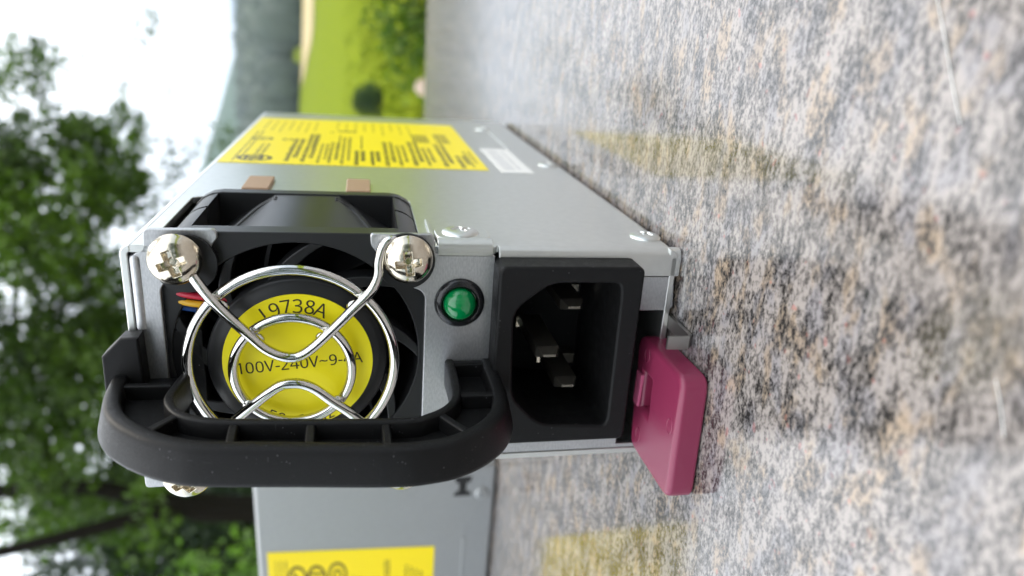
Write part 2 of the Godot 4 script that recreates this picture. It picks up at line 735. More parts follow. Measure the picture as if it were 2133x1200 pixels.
func set_materials() -> void:
	var zinc := mat("zinc_sheet", Color(0.68, 0.69, 0.67), 0.34, 0.92)
	zinc.roughness_texture = noise_tex(0.035, 3, 21, Color(0.88, 0.88, 0.88), Color(1, 1, 1), 512)
	zinc.uv1_triplanar = true
	zinc.uv1_world_triplanar = true
	zinc.uv1_scale = Vector3(28, 28, 28)
	zinc.albedo_texture = noise_tex(0.03, 4, 22, Color(0.965, 0.965, 0.965), Color(1, 1, 1), 512)
	var brk := mat("plain_steel", Color(0.58, 0.585, 0.59), 0.40, 0.88)
	brk.albedo_texture = noise_tex(0.05, 4, 23, Color(0.86, 0.86, 0.87), Color(1, 1, 1), 512)
	brk.uv1_triplanar = true
	brk.uv1_world_triplanar = true
	brk.uv1_scale = Vector3(40, 110, 40)
	mat("chrome", Color(0.64, 0.63, 0.60), 0.07, 1.0)
	mat("screw_nickel", Color(0.64, 0.58, 0.47), 0.15, 1.0)
	var blk := mat("black_plastic", Color(0.14, 0.14, 0.147), 0.44)
	blk.normal_enabled = true
	blk.normal_texture = bump_tex(0.22, 2, 31, 2.2)
	blk.normal_scale = 0.8
	blk.uv1_triplanar = true
	blk.uv1_world_triplanar = true
	blk.uv1_scale = Vector3(70, 70, 70)
	blk.metallic_specular = 0.30
	blk.albedo_texture = speck_tex(81)
	blk.roughness_texture = noise_tex(0.02, 4, 32, Color(0.75, 0.75, 0.75), Color(1, 1, 1), 256)
	var inl := blk.duplicate()
	inl.resource_name = "inlet_plastic"
	inl.albedo_color = Color(0.14, 0.14, 0.145).linear_to_srgb()
	inl.roughness = 0.55
	mats["inlet_plastic"] = inl
	mat("fan_plastic", Color(0.016, 0.0165, 0.0175), 0.38).metallic_specular = 0.4
	mat("blade_plastic", Color(0.006, 0.006, 0.007), 0.42)
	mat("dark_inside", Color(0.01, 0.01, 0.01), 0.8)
	mat("sticker_yellow", Color(0.92, 0.80, 0.0), 0.45)
	mat("ink", Color(0.03, 0.025, 0.01), 0.7)
	var mag := mat("magenta_plastic", Color(0.205, 0.022, 0.062), 0.34)
	mag.subsurf_scatter_enabled = false
	mag.normal_enabled = true
	mag.normal_texture = blk.normal_texture
	mag.normal_scale = 0.12
	mag.uv1_triplanar = true
	mag.uv1_scale = Vector3(60, 60, 60)
	mat("magenta_worn", Color(0.60, 0.12, 0.24), 0.5)
	var gl := mat("green_lens", Color(0.0, 0.19, 0.05), 0.12)
	gl.clearcoat_enabled = true
	gl.clearcoat = 0.6
	gl.clearcoat_roughness = 0.05
	mat("gloss_black", Color(0.012, 0.012, 0.013), 0.16)
	mat("copper_tape", Color(0.42, 0.27, 0.17), 0.5, 0.25)
	mat("red_wire", Color(0.52, 0.02, 0.05), 0.35)
	mat("yellow_wire", Color(0.70, 0.40, 0.02), 0.35)
	mat("blue_wire", Color(0.02, 0.08, 0.30), 0.35)
	mat("prong_metal", Color(0.20, 0.185, 0.155), 0.33, 0.9)
	var gr := textured("granite", granite_texture(), 0.12)
	gr.uv1_scale = Vector3(1, 1, 1)
	gr.metallic_specular = 0.66
	textured("rating_sticker", rating_texture(), 0.40)
	textured("second_sticker", second_label_texture(), 0.40)
	textured("barcode_sticker", barcode_texture(), 0.45)
	mat("lint", Color(0.62, 0.62, 0.6), 0.8)


# ------------------------------------------------------------------ the power supply
const LEN := 162.8
const LEFT := -18.6
const FX := 1.6
const FY := 61.9


func build_power_supply() -> void:
	var psu := thing("power_supply", "grey metal power supply on its edge with black handle, fan and magenta tab", "power supply")
	var zinc: Material = mats.zinc_sheet
	var steel: Material = mats.plain_steel
	var black: Material = mats.black_plastic
	# --- shell: one bent sheet round top, left and bottom
	var outer := PackedVector2Array()
	var inner := PackedVector2Array()
	var arcs := [[18.5, 84.5, 0.0], [LEFT + 1.5, 84.5, PI / 2], [LEFT + 1.5, 2.3, PI], [18.5, 2.3, PI * 1.5]]
	for q in arcs:
		for i in 6:
			var t: float = q[2] + PI / 2 * i / 5
			outer.append(Vector2(q[0] + 1.5 * cos(t), q[1] + 1.5 * sin(t)))
			inner.append(Vector2(q[0] + 0.4 * cos(t), q[1] + 0.4 * sin(t)))
	var prof := outer.duplicate()
	inner.reverse()
	prof.append_array(inner)
	var mb := MB.new()
	mb.extrude(prof, -LEN, 0.0, 0.2)
	var shell := part("shell", mb, zinc, psu)
	# --- the broad side with the notch for the fan
	mb = MB.new()
	mb.xf = Transform3D(Basis(Vector3(0, 0, 1), Vector3(0, 1, 0), Vector3(1, 0, 0)), Vector3.ZERO)
	mb.extrude(V([[-LEN, 2.3], [-1.5, 2.3], [-1.5, 31.2], [-0.6, 31.6], [-0.6, 41.5], [-1.5, 43.2], [-30.6, 43.2], [-31.9, 45.0], [-31.9, 79.6], [-30.4, 82.2], [0, 82.2], [0, 84.5], [-LEN, 84.5]]), 18.9, 20.0, 0.15)
	part("side_panel", mb, zinc, psu)
	# front flange of the side panel
	var fl := PackedVector2Array()
	for i in 6:
		var t := PI / 2 * i / 5
		fl.append(Vector2(18.5 + 1.5 * cos(t), -1.5 + 1.5 * sin(t)))
	fl.append(Vector2(15.4, 0))
	fl.append(Vector2(15.4, -1))
	fl.append(Vector2(18.5, -1.1))
	fl.append(Vector2(18.9, -1.5))
	mb = MB.new()
	mb.xf = Transform3D(Basis(Vector3(1, 0, 0), Vector3(0, 0, 1), Vector3(0, -1, 0)), Vector3.ZERO)
	mb.extrude(fl, -31.0, -0.1, 0.15, [], 0.15)
	part("front_flange", mb, zinc, psu)
	# back wall and inner dark lining
	mb = MB.new()
	mb.rbox(Vector3(LEFT + 1.2, 1.2, -LEN + 0.2), Vector3(18.8, 84.8, -LEN + 1.2), 0.1)
	part("back_wall", mb, zinc, psu)
	mb = MB.new()
	for q in [[-14.0, -12.0], [14.0, -12.0], [-14.0, -150.0], [14.0, -150.0]]:
		mb = MB.new()
		mb.rbox(Vector3(q[0] - 3, 0.0, q[1] - 4), Vector3(q[0] + 3, 0.9, q[1] + 4), 0.15)
		part("foot", mb, mats.dark_inside, psu)
	# raised seam on the side, towards the foot
	mb = MB.new()
	mb.rbox(Vector3(19.9, 10.0, -141), Vector3(20.22, 10.7, -99.5), 0.1)
	part("seam", mb, zinc, psu)
	# --- front plate round the inlet
	mb = MB.new()
	mb.extrude(V([[15.2, 0.9], [15.2, 8.6], [-12.3, 8.6], [-12.3, 31.2], [-17.4, 31.2], [-17.4, 1.2], [-16.6, 1.2], [-16.6, 7.4], [9.2, 6.6], [9.2, 1.0], [10.0, 0.4]]), -0.95, -0.06, 0.1)
	part("front_plate", mb, steel, psu)
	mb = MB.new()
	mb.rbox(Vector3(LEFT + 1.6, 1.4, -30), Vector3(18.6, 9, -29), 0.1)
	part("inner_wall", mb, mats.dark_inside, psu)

	build_fan(psu)
	# --- bracket plates in front of the fan
	var br := MB.new()
	br.extrude(soften(V([[22.3, 82.6], [22.4, 73.0], [21.2, 72.6], [20.0, 73.6], [18.0, 74.1], [16.3, 75.0], [15.0, 76.3], [14.3, 77.8], [14.2, 80.4], [13.2, 81.0], [-13.5, 81.2], [-14.2, 77.0], [-17, 74.6], [-20.4, 74.4], [-20.6, 86.2], [-17.4, 86.2],
		[-17.0, 84.4], [18.5, 84.4], [19.3, 82.8]]), 0.7), -0.9, 0.0, 0.2)
	br.xf = Transform3D.IDENTITY
	var bu := part("fan_bracket", br, steel, psu)
	bu.set_meta("label", "upper screw plate of the fan")
	# the bracket's outer edge is rolled back
	mb = MB.new()
	mb.rbox(Vector3(6.4, 83.2, -8.0), Vector3(18.6, 84.9, 0.35), 0.8)
	part("rolled_edge", mb, steel, bu)
	mb = MB.new()
	mb.extrude(soften(V([[22.0, 51.0], [22.1, 41.8], [21.5, 41.3], [19.0, 41.25], [18.9, 31.6], [-17.2, 31.6], [-17.2, 41.4], [-20.2, 41.6], [-20.2, 50.6], [-17.0, 50.4], [-14.2, 48.6], [-12.6, 43.6], [-11.2, 42.5], [11.7, 42.5], [12.8, 43.0], [13.4, 44.4], [13.8, 47.3], [16.4, 49.2], [19.2, 50.1], [20.2, 50.9]]), 0.6), -0.9, 0.0, 0.2)
	var bl := part("fan_bracket", mb, steel, psu)
	# its fold and the ear that is screwed to the side
	mb = MB.new()
	mb.xf = Transform3D(Basis(Vector3(1, 0, 0), Vector3(0, 0, 1), Vector3(0, -1, 0)), Vector3.ZERO)
	var ear := PackedVector2Array()
	for i in 6:
		var t := PI / 2 * i / 5
		ear.append(Vector2(19.2 + 1.9 * cos(t), -1.9 + 1.9 * sin(t)))
	ear.append(Vector2(18.6, 0.0))
	ear.append(Vector2(18.6, -0.9))
	ear.append(Vector2(19.2, -0.9))
	ear.append(Vector2(20.15, -1.9))
	mb.extrude(ear, -40.7, -32.0, 0.12, [], 0.12)
	mb.xf = Transform3D(Basis(Vector3(0, 0, 1), Vector3(0, 1, 0), Vector3(1, 0, 0)), Vector3.ZERO)
	mb.extrude(soften(V([[-1.9, 32.0], [-1.9, 40.7], [-6.5, 40.9], [-8.6, 39.8], [-8.9, 33.6], [-8.2, 32.3]]), 1.6), 20.12, 21.1, 0.25)
	part("side_ear", mb, zinc, bl)
	# thin edge of the ear beside the fan
	mb = MB.new()
	mb.rbox(Vector3(19.9, 41.0, -15), Vector3(20.7, 41.6, -1.2), 0.2)
	part("side_rib", mb, zinc, bl)

	# --- screws
	for q in [[18.55, 78.1, 0.35], [18.75, 45.4, 0.15], [-17.0, 79.2, 0.6], [-18.0, 45.6, 0.2]]:
		var g := part("guard_screw", screw_head(3.75, 2.5, 1.55, q[2]), mats.screw_nickel, psu)
		g.position = Vector3(q[0], q[1], 2.2) * MM
		mb = MB.new()
		mb.lathe(V([[0.0, -2.2], [1.6, -2.2], [1.6, -0.05], [0, -0.05]]), 20)
		part("shank", mb, mats.screw_nickel, g)
	# rubber washers under two of them
	for q in [[17.4, 77.2], [17.9, 45.6]]:
		mb = MB.new()
		mb.xf = Transform3D(Basis.IDENTITY, Vector3(q[0], q[1], 0.05))
		mb.lathe(V([[0.1, 0.0], [4.3, 0.0], [4.5, 0.3], [4.4, 0.7], [0.1, 0.75]]), 36)
		part("washer", mb, mats.fan_plastic, psu)
	# flat screws on the side
	for q in [[36.7, -4.9, 21.1, 3.0, 0.3], [3.9, -7.6, 20.0, 2.7, 0.7], [4.6, -75.5, 20.0, 2.7, 0.2], [11.6, -140.8, 20.0, 2.7, 0.9]]:
		var g := part("side_screw", screw_head(q[3], 0.75, 0.6, q[4]), mats.screw_nickel if q[2] < 20.5 and false else zinc, psu)
		g.transform = Transform3D(Basis(Vector3(0, 0, -1), Vector3(0, 1, 0), Vector3(1, 0, 0)), Vector3(q[2], q[0], q[1]) * MM)

	# --- indicator lamp
	mb = MB.new()
	mb.xf = Transform3D(Basis.IDENTITY, Vector3(10.9, 37.0, 0))
	mb.lathe(V([[2.65, -0.5], [2.7, 0.6], [3.0, 0.95], [3.5, 0.9], [3.95, 0.5], [4.05, 0.0]]), 44)
	mb.lathe(V([[0.05, -0.6], [2.66, -0.5]]), 44)
	var led := part("indicator_lamp", mb, mats.gloss_black, psu)
	mb = MB.new()
	mb.xf = Transform3D(Basis.IDENTITY, Vector3(10.9, 37.0, 0))
	mb.lathe(V([[2.6, -0.4], [2.6, 0.7], [2.45, 1.35], [2.0, 1.95], [1.3, 2.35], [0.6, 2.5], [0.02, 2.53]]), 40, 0.3)
	part("green_lens", mb, mats.green_lens, led)

	# --- coloured leads behind the guard
	for q in [["red", [[12.6, 82.0, -2.2], [11.9, 77.5, -1.2], [11.4, 74.0, -1.2], [10.3, 70.6, -2.6]]],
			["yellow", [[11.7, 82.0, -2.4], [10.7, 78.0, -1.3], [10.3, 75.0, -1.2], [9.3, 71.6, -2.4]]],
			["blue", [[10.6, 82.0, -2.6], [9.9, 80.0, -2.0], [9.5, 78.0, -2.2], [8.6, 76.0, -3.2]]]]:
		var pts := PackedVector3Array()
		for a in q[1]:
			pts.append(Vector3(a[0], a[1], a[2]))
		mb = MB.new()
		mb.tube(smooth(pts, 6), 0.52, -1, 12)
		var o := part("lead", mb, mats[q[0] + "_wire"], psu)
		o.set_meta("label", q[0] + " fan lead")

	build_guard(psu)
	build_handle(psu)
	build_inlet(psu)
	build_ejector(psu)
	# --- stickers and tape on the side
	sticker(psu, "rating_label", Vector3(20.0, 0, 0), 84.1, 21.9, -146.4, -65.4, mats.rating_sticker)
	sticker(psu, "barcode_label", Vector3(20.0, 0, 0), 19.0, 11.0, -98.8, -63.1, mats.barcode_sticker)
	for q in [[69.7, 74.6, -47.0, -36.6], [50.5, 55.2, -46.6, -36.0]]:
		mb = MB.new()
		mb.rbox(Vector3(20.0, q[0], q[2]), Vector3(20.9, q[1], q[3] + 1.0), 0.2)
		part("copper_tab", mb, mats.copper_tape, psu)


func sticker(parent: Node, called: String, at: Vector3, y0: float, y1: float, z0: float, z1: float, m: Material) -> void:
	var mb := MB.new()
	var x := at.x + 0.12
	var i := mb.p(Vector3(x, y0, z0), Vector3.RIGHT, Vector2(0, 0))
	var j := mb.p(Vector3(x, y1, z0), Vector3.RIGHT, Vector2(1, 0))
	var k := mb.p(Vector3(x, y1, z1), Vector3.RIGHT, Vector2(1, 1))
	var l := mb.p(Vector3(x, y0, z1), Vector3.RIGHT, Vector2(0, 1))
	mb.link(i, j, k)
	mb.link(i, k, l)
	var e := Vector3(at.x + 0.01, 0, 0)
	for q in [[y0, z0, y1, z0, Vector3(0, 0, -1)], [y0, z1, y1, z1, Vector3(0, 0, 1)], [y0, z0, y0, z1, Vector3(0, 1, 0)], [y1, z0, y1, z1, Vector3(0, -1, 0)]]:
		mb.flat(Vector3(x, q[0], q[1]), Vector3(x, q[2], q[3]), Vector3(e.x, q[2], q[3]), Vector3(e.x, q[0], q[1]), q[4])
	part(called, mb, m, parent)


# a pan head with a cross recess, facing z
func screw_head(r: float, h: float, deep: float, turn: float) -> MB:
	var mb := MB.new()
	var c := cos(turn)
	var s := sin(turn)
	mb.dome(r, 44, 96, func(x: float, y: float) -> float:
		var q := clampf(sqrt(x * x + y * y) / r, 0.0, 1.0)
		var z := h * pow(maxf(0.0, 1.0 - pow(q, 2.6)), 0.55)
		var a := absf(x * c + y * s) / r
		var b := absf(-x * s + y * c) / r
		var wide := 0.105 + 0.02 * q
		var arm := maxf((1.0 - smoothstep(wide, wide + 0.055, a)) * (1.0 - smoothstep(0.44, 0.54, b)), (1.0 - smoothstep(wide, wide + 0.055, b)) * (1.0 - smoothstep(0.44, 0.54, a)))
		var core := 1.0 - smoothstep(0.16, 0.30, a + b * 0.6 if a > b else b + a * 0.6)
		return z - deep * maxf(arm * (1.0 - 0.45 * maxf(a, b) / 0.5), core))
	return mb


func build_fan(psu: Node) -> void:
	var fan := MB.new()
	var cx := FX
	var cy := FY
	var hx := 20.2
	var hy := 20.1
	var duct := circle(cx, cy, 18.6, 64)
	fan.extrude(rrect(cx - hx, cy - hy, cx + hx, cy + hy, 5.4), -4.6, -1.0, 0.25, [duct], 0.2)
	fan.extrude(rrect(cx - hx, cy - hy, cx + hx, cy + hy, 5.4), -30.0, -27.2, 0.2, [duct], 0.2)
	var frame := part("fan_frame", fan, mats.fan_plastic, psu)
	# duct: flattened where it meets the four faces
	var ol := V([[19.95, -5.6], [19.95, 5.6], [13.7, 15.0], [13.7, 16.4], [5.6, 19.9], [-5.6, 19.9], [-13.7, 16.4], [-13.7, 15.0], [-19.95, 5.6], [-19.95, -5.6], [-13.7, -15.0], [-13.7, -16.4], [-5.6, -19.9], [5.6, -19.9], [13.7, -16.4], [13.7, -15.0]])
	for i in ol.size():
		ol[i] += Vector2(cx, cy)
	var db := MB.new()
	db.extrude(ol, -27.3, -4.5, 0.0, [duct])
	part("duct", db, mats.fan_plastic, frame)
	# corner posts and the ridges inside the open pockets
	for sx in [-1.0, 1.0]:
		for sy in [-1.0, 1.0]:
			var pb := MB.new()
			var pl := V([[13.6, 15.2], [19.93, 15.3]])
			for i in 8:
				var t := PI / 2 * (0.12 + 0.88 * i / 7.0)
				pl.append(Vector2(14.7 + 5.3 * cos(t), 14.6 + 5.3 * sin(t)))
			for i in pl.size():
				pl[i] = Vector2(cx + pl[i].x * sx, cy + pl[i].y * sy)
			pb.extrude(pl.duplicate(), -27.3, -17.6)
			pb.extrude(pl.duplicate(), -16.6, -4.5)
			part("corner_post", pb, mats.fan_plastic, frame)
		for sy in [-1.0, 1.0]:
			if sx < 0.0:
				continue
			for k in 2:
				var tb := MB.new()
				var off := 1.5 * k
				var pts := PackedVector3Array()
				for w in [[5.0, -25.0], [8.0, -24.4], [11.0, -18.5], [14.6, -8.5]]:
					pts.append(Vector3(cx + 19.85 - maxf(0.0, w[0] - 5.6) * 0.665, cy + sy * w[0], w[1] + off))
				tb.tube(smooth(pts, 5), 0.45, -1, 10)
				part("ridge", tb, mats.fan_plastic, frame)
	# hub plate with swept arms
	var hb := MB.new()
	var hx0 := cx - 0.2
	var hub_y := 61.85
	hb.xf = Transform3D(Basis.IDENTITY, Vector3(hx0, hub_y, 0))
	hb.lathe(V([[13.2, -6.0], [13.6, -0.2], [13.2, 0.35], [11.9, 0.5], [11.7, 0.62], [0.02, 0.62]]), 64)
	var hub := part("fan_hub", hb, mats.fan_plastic, psu)
	for k in 9:
		var a0 := TAU * k / 9 + 0.25
		var o := PackedVector2Array()
		var inn := PackedVector2Array()
		for i in 7:
			var t := float(i) / 6
			var r: float = lerp(12.8, 18.9, t)
			var a := a0 - 0.42 * t
			var w: float = lerp(0.16, 0.055, sqrt(t))
			o.append(Vector2(cos(a + w) * r, sin(a + w) * r))
			inn.append(Vector2(cos(a - w) * r, sin(a - w) * r))
		inn.reverse()
		o.append_array(inn)
		var ab := MB.new()
		ab.xf = Transform3D(Basis.IDENTITY, Vector3(hx0, hub_y, 0))
		ab.extrude(o, -5.0, -1.3, 0.3)
		part("hub_arm", ab, mats.fan_plastic, hub)
	# rotor
	var rb := MB.new()
	rb.xf = Transform3D(Basis.IDENTITY, Vector3(hx0, hub_y, 0))
	rb.lathe(V([[12.0, -26], [12.0, -6.5], [11.0, -6.0], [0.02, -6.0]]), 48)
	var rotor := part("fan_rotor", rb, mats.blade_plastic, psu)
	for k in 7:
		var bb := MB.new()
		bb.xf = Transform3D(Basis.IDENTITY, Vector3(hx0, hub_y, 0))
		var a0 := TAU * k / 7 + 0.5
		var rows := []
		for i in 7:
			var row := []
			var r: float = lerp(11.6, 18.0, i / 6.0)
			for j in 9:
				var t := j / 8.0
				var a := a0 + 0.95 * t + 0.10 * sin(t * PI) - 0.25 * i / 6.0
				row.append(Vector3(cos(a) * r, sin(a) * r, lerp(-7.0, -21.0, pow(t, 0.85))))
			rows.append(row)
		for i in 6:
			for j in 8:
				var p0: Vector3 = rows[i][j]
				var p1: Vector3 = rows[i + 1][j]
				var p2: Vector3 = rows[i + 1][j + 1]
				var p3: Vector3 = rows[i][j + 1]
				var nn := (p1 - p0).cross(p3 - p0).normalized()
				if nn.z < 0:
					nn = -nn
				bb.quad(p0, p1, p2, p3, nn, nn, nn, nn)
				bb.quad(p0 - nn * 0.7, p1 - nn * 0.7, p2 - nn * 0.7, p3 - nn * 0.7, -nn, -nn, -nn, -nn)
				if j == 0:
					var up := Vector3(0, 0, 1)
					bb.quad(p0, p1, p1 - nn * 0.7, p0 - nn * 0.7, up, up, up, up)
		part("fan_blade", bb, mats.blade_plastic, rotor)
	# dark grille behind
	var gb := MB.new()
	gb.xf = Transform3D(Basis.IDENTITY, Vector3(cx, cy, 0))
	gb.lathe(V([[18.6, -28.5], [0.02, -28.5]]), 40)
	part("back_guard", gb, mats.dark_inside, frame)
	# the yellow rating disc with its print: letters read down the unit
	var lb := MB.new()
	lb.xf = Transform3D(Basis.IDENTITY, Vector3(hx0, hub_y, 0.63))
	lb.lathe(V([[11.3, 0.0], [11.28, 0.14], [0.02, 0.14]]), 72)
	var disc := part("hub_label", lb, mats.sticker_yellow, psu)
	var turn := Basis(Vector3(0, -1, 0), Vector3(1, 0, 0), Vector3(0, 0, 1))
	var base := Transform3D(turn, Vector3(hx0, hub_y, 0.79))
	var tb := MB.new()
	var word := "J9738A"
	for i in word.length():
		var a := deg_to_rad(31.5 - i * 10.7)
		lettering(tb, word[i], 3.2, base * Transform3D(Basis(Vector3.BACK, a), Vector3(-sin(a), cos(a), 0) * 9.35))
	lettering(tb, "100V-240V~9-4A", 2.62, base * Transform3D(Basis(Vector3.BACK, 0.085), Vector3(0.15, -0.15, 0)))
	var low := "50-60Hz"
	for i in low.length():
		var a := deg_to_rad(-26.0 + i * 8.7)
		lettering(tb, low[i], 2.62, base * Transform3D(Basis(Vector3.BACK, a), Vector3(sin(a), -cos(a), 0) * 10.2))
	part("printed_text", tb, mats.ink, disc)


func build_guard(psu: Node) -> void:
	var g := Node3D.new()
	g.name = "finger_guard"
	psu.add_child(g, true)
	for q in [[2.0, 62.45, 15.2, 2.6, 0.80], [0.9, 62.55, 8.75, 2.6, 0.76]]:
		var pts := PackedVector3Array()
		for i in 96:
			pts.append(Vector3(q[0] + q[2] * cos(TAU * i / 96), q[1] + q[2] * sin(TAU * i / 96), q[3]))
		var mb := MB.new()
		mb.tube(pts, q[4], -1, 16, true)
		part("guard_ring", mb, mats.chrome, g)
	for q in [[11.6, 53.5, 2.9], [11.6, 72.1, 2.9], [6.4, 58.2, 2.9], [6.3, 67.4, 2.9], [-4.4, 56.0, 2.9], [-4.6, 69.3, 2.9]]:
		var wb := MB.new()
		wb.xf = Transform3D(Basis.IDENTITY, Vector3(q[0], q[1], q[2]))
		wb.dome(1.0, 6, 14, func(x: float, y: float) -> float: return 0.75 * sqrt(maxf(0.0, 1.0 - x * x - y * y)))
		part("weld", wb, mats.chrome, g)
	var right := [[20.6, 46.4, 1.2], [21.4, 47.8, 1.4], [20.6, 49.0, 1.8], [18.4, 49.75, 2.4], [16.4, 49.9, 3.2], [14.15, 51.0, 3.8], [11.3, 53.7, 4.1], [8.0, 56.8, 4.1], [5.4, 59.4, 4.1], [4.1, 61.2, 4.1], [3.8, 62.6, 4.1], [4.2, 64.4, 4.1], [5.4, 66.4, 4.1], [7.5, 68.4, 4.1], [10.9, 71.5, 4.1], [13.8, 73.9, 3.8], [16.0, 75.6, 3.0], [17.4, 76.8, 2.0], [18.3, 77.6, 1.4]]
	var left := [[-18.4, 46.2, 1.2], [-14.0, 49.6, 2.6], [-10.2, 51.0, 3.6], [-6.6, 53.4, 4.1], [-3.7, 56.9, 4.1], [-1.7, 59.2, 4.1], [-0.8, 60.9, 4.1], [-0.55, 62.4, 4.1], [-0.8, 64.2, 4.1], [-1.9, 65.9, 4.1], [-3.2, 67.5, 4.1], [-5.9, 70.5, 4.1], [-9.0, 73.6, 4.0], [-12.5, 76.6, 2.8], [-15.4, 79.0, 1.4]]
	for l in [right, left]:
		var pts := PackedVector3Array()
		for a in l:
			pts.append(Vector3(a[0], a[1], a[2]))
		var mb := MB.new()
		mb.tube(smooth(pts, 6), 0.80, -1, 16)
		part("guard_wire", mb, mats.chrome, g)


func handle_xf() -> Transform3D:
	# polygon (u, v) = (z, y) of the unit, extruded along x
	return Transform3D(Basis(Vector3(0, 0, 1), Vector3(0, 1, 0), Vector3(1, 0, 0)), Vector3.ZERO)


func build_handle(psu: Node) -> void:
	var black: Material = mats.black_plastic
	# outline in (z, y): the outer side from the top root round the grip to the bottom root, then the inner side back
	var out := V([[3.0, 88.9], [4.5, 88.8], [9.0, 88.3], [13.0, 87.2], [16.4, 85.4], [19.4, 82.7], [22.2, 79.2], [24.2, 75.4], [25.2, 71.4], [26.4, 60.0], [27.6, 48.2], [27.3, 43.4], [26.2, 39.4], [23.4, 35.2], [19.6, 32.0], [15.4, 30.4], [11.0, 29.8], [4.0, 29.8], [0.2, 29.8]])
	var inn := V([[0.2, 39.0], [4.0, 38.9], [10.2, 39.0], [13.2, 39.6], [15.6, 41.2], [17.2, 43.4], [18.1, 46.2], [17.5, 57.0], [16.5, 69.4], [15.6, 73.2], [14.4, 75.4], [12.6, 76.9], [10.0, 77.9], [6.6, 77.7], [3.0, 77.2]])
	var all := out.duplicate()
	all.append_array(inn)
	var curve := func(l: PackedVector2Array) -> PackedVector2Array:
		var t := PackedVector3Array()
		for q in l:
			t.append(Vector3(q.x, q.y, 0))
		var o := PackedVector2Array()
		for q in smooth(t, 4):
			o.append(Vector2(q.x, q.y))
		return o
	out = curve.call(out)
	inn = curve.call(inn)
	# the web, drawn in a little from the rims
	var mb := MB.new()
	mb.xf = handle_xf()
	var shrunk := Geometry2D.offset_polygon(all, -0.6)
	mb.extrude(shrunk[0], -3.9, -1.5)
	var h := part("handle", mb, black, psu)
	# outer rim with its broad rounded shoulder
	var prof := PackedVector2Array()
	for q in [[0.45, -4.0], [0.15, -3.85], [0.02, -3.5], [0.0, -3.2], [0.85, 0.1], [1.0, 0.5], [1.25, 0.82], [1.6, 1.0], [2.0, 1.05]]:
		prof.append(Vector2(q[0], q[1]))
	for q in [[2.85, 1.05], [3.05, 0.95], [3.2, 0.7], [3.35, -1.6]]:
		prof.append(Vector2(q[0], q[1]))
	mb = MB.new()
	mb.xf = handle_xf()
	mb.sweep(out, prof)
	part("outer_rim", mb, black, h)
	prof = PackedVector2Array()
	for q in [[0.4, -4.0], [0.05, -3.6], [0.0, 0.5], [0.1, 0.8], [0.3, 1.0], [0.55, 1.05], [1.0, 1.05], [1.25, 0.95], [1.4, 0.7], [1.5, -1.6]]:
		prof.append(Vector2(q[0], q[1]))
	mb = MB.new()
	mb.xf = handle_xf()
	mb.sweep(inn, prof)
	part("inner_rim", mb, black, h)
	# ribs across the channel
	for q in [[[17.0, 68.9], [23.9, 68.6]], [[17.6, 59.0], [24.6, 58.8]], [[18.4, 49.1], [25.6, 48.9]], [[14.6, 76.6], [19.5, 79.9]], [[16.8, 41.6], [22.2, 38.1]], [[11.6, 38.9], [11.6, 31.4]], [[5.6, 79.2], [5.6, 87.4]]]:
		var a := Vector2(q[0][0], q[0][1])
		var b := Vector2(q[1][0], q[1][1])
		var d := (b - a).normalized()
		var s := Vector2(-d.y, d.x) * 0.6
		var rb := MB.new()
		rb.xf = handle_xf()
		rb.extrude(PackedVector2Array([a - s, b - s, b + s, a + s]), -1.6, 0.75, 0.3)
		part("rib", rb, black, h)
	# end wall of the lower arm
	mb = MB.new()
	mb.rbox(Vector3(-3.8, 30.4, 0.2), Vector3(0.9, 38.9, 1.7), 0.4)
	part("end_wall", mb, black, h)
	# the moulded foot of the upper arm, wider than the shell, chamfered towards the side
	mb = MB.new()
	mb.xf = Transform3D(Basis(Vector3(1, 0, 0), Vector3(0, 1, 0), Vector3(0, 0, 1)), Vector3.ZERO)
	mb.extrude(V([[7.0, 83.8], [6.9, 86.2], [4.0, 89.0], [-8.0, 89.2], [-8.0, 78.6], [-1.0, 78.0], [-1.0, 83.6]]), 0.3, 3.2, 0.4)
	mb.rbox(Vector3(-12.0, 76.0, -6.0), Vector3(6.2, 84.0, -1.3), 0.3)
	part("handle_foot", mb, black, h)
	mb = MB.new()
	mb.rbox(Vector3(-8, 86.0, -2.0), Vector3(0.8, 89.6, 0.6), 0.3)
	part("sheet_lip", mb, mats.zinc_sheet, h)


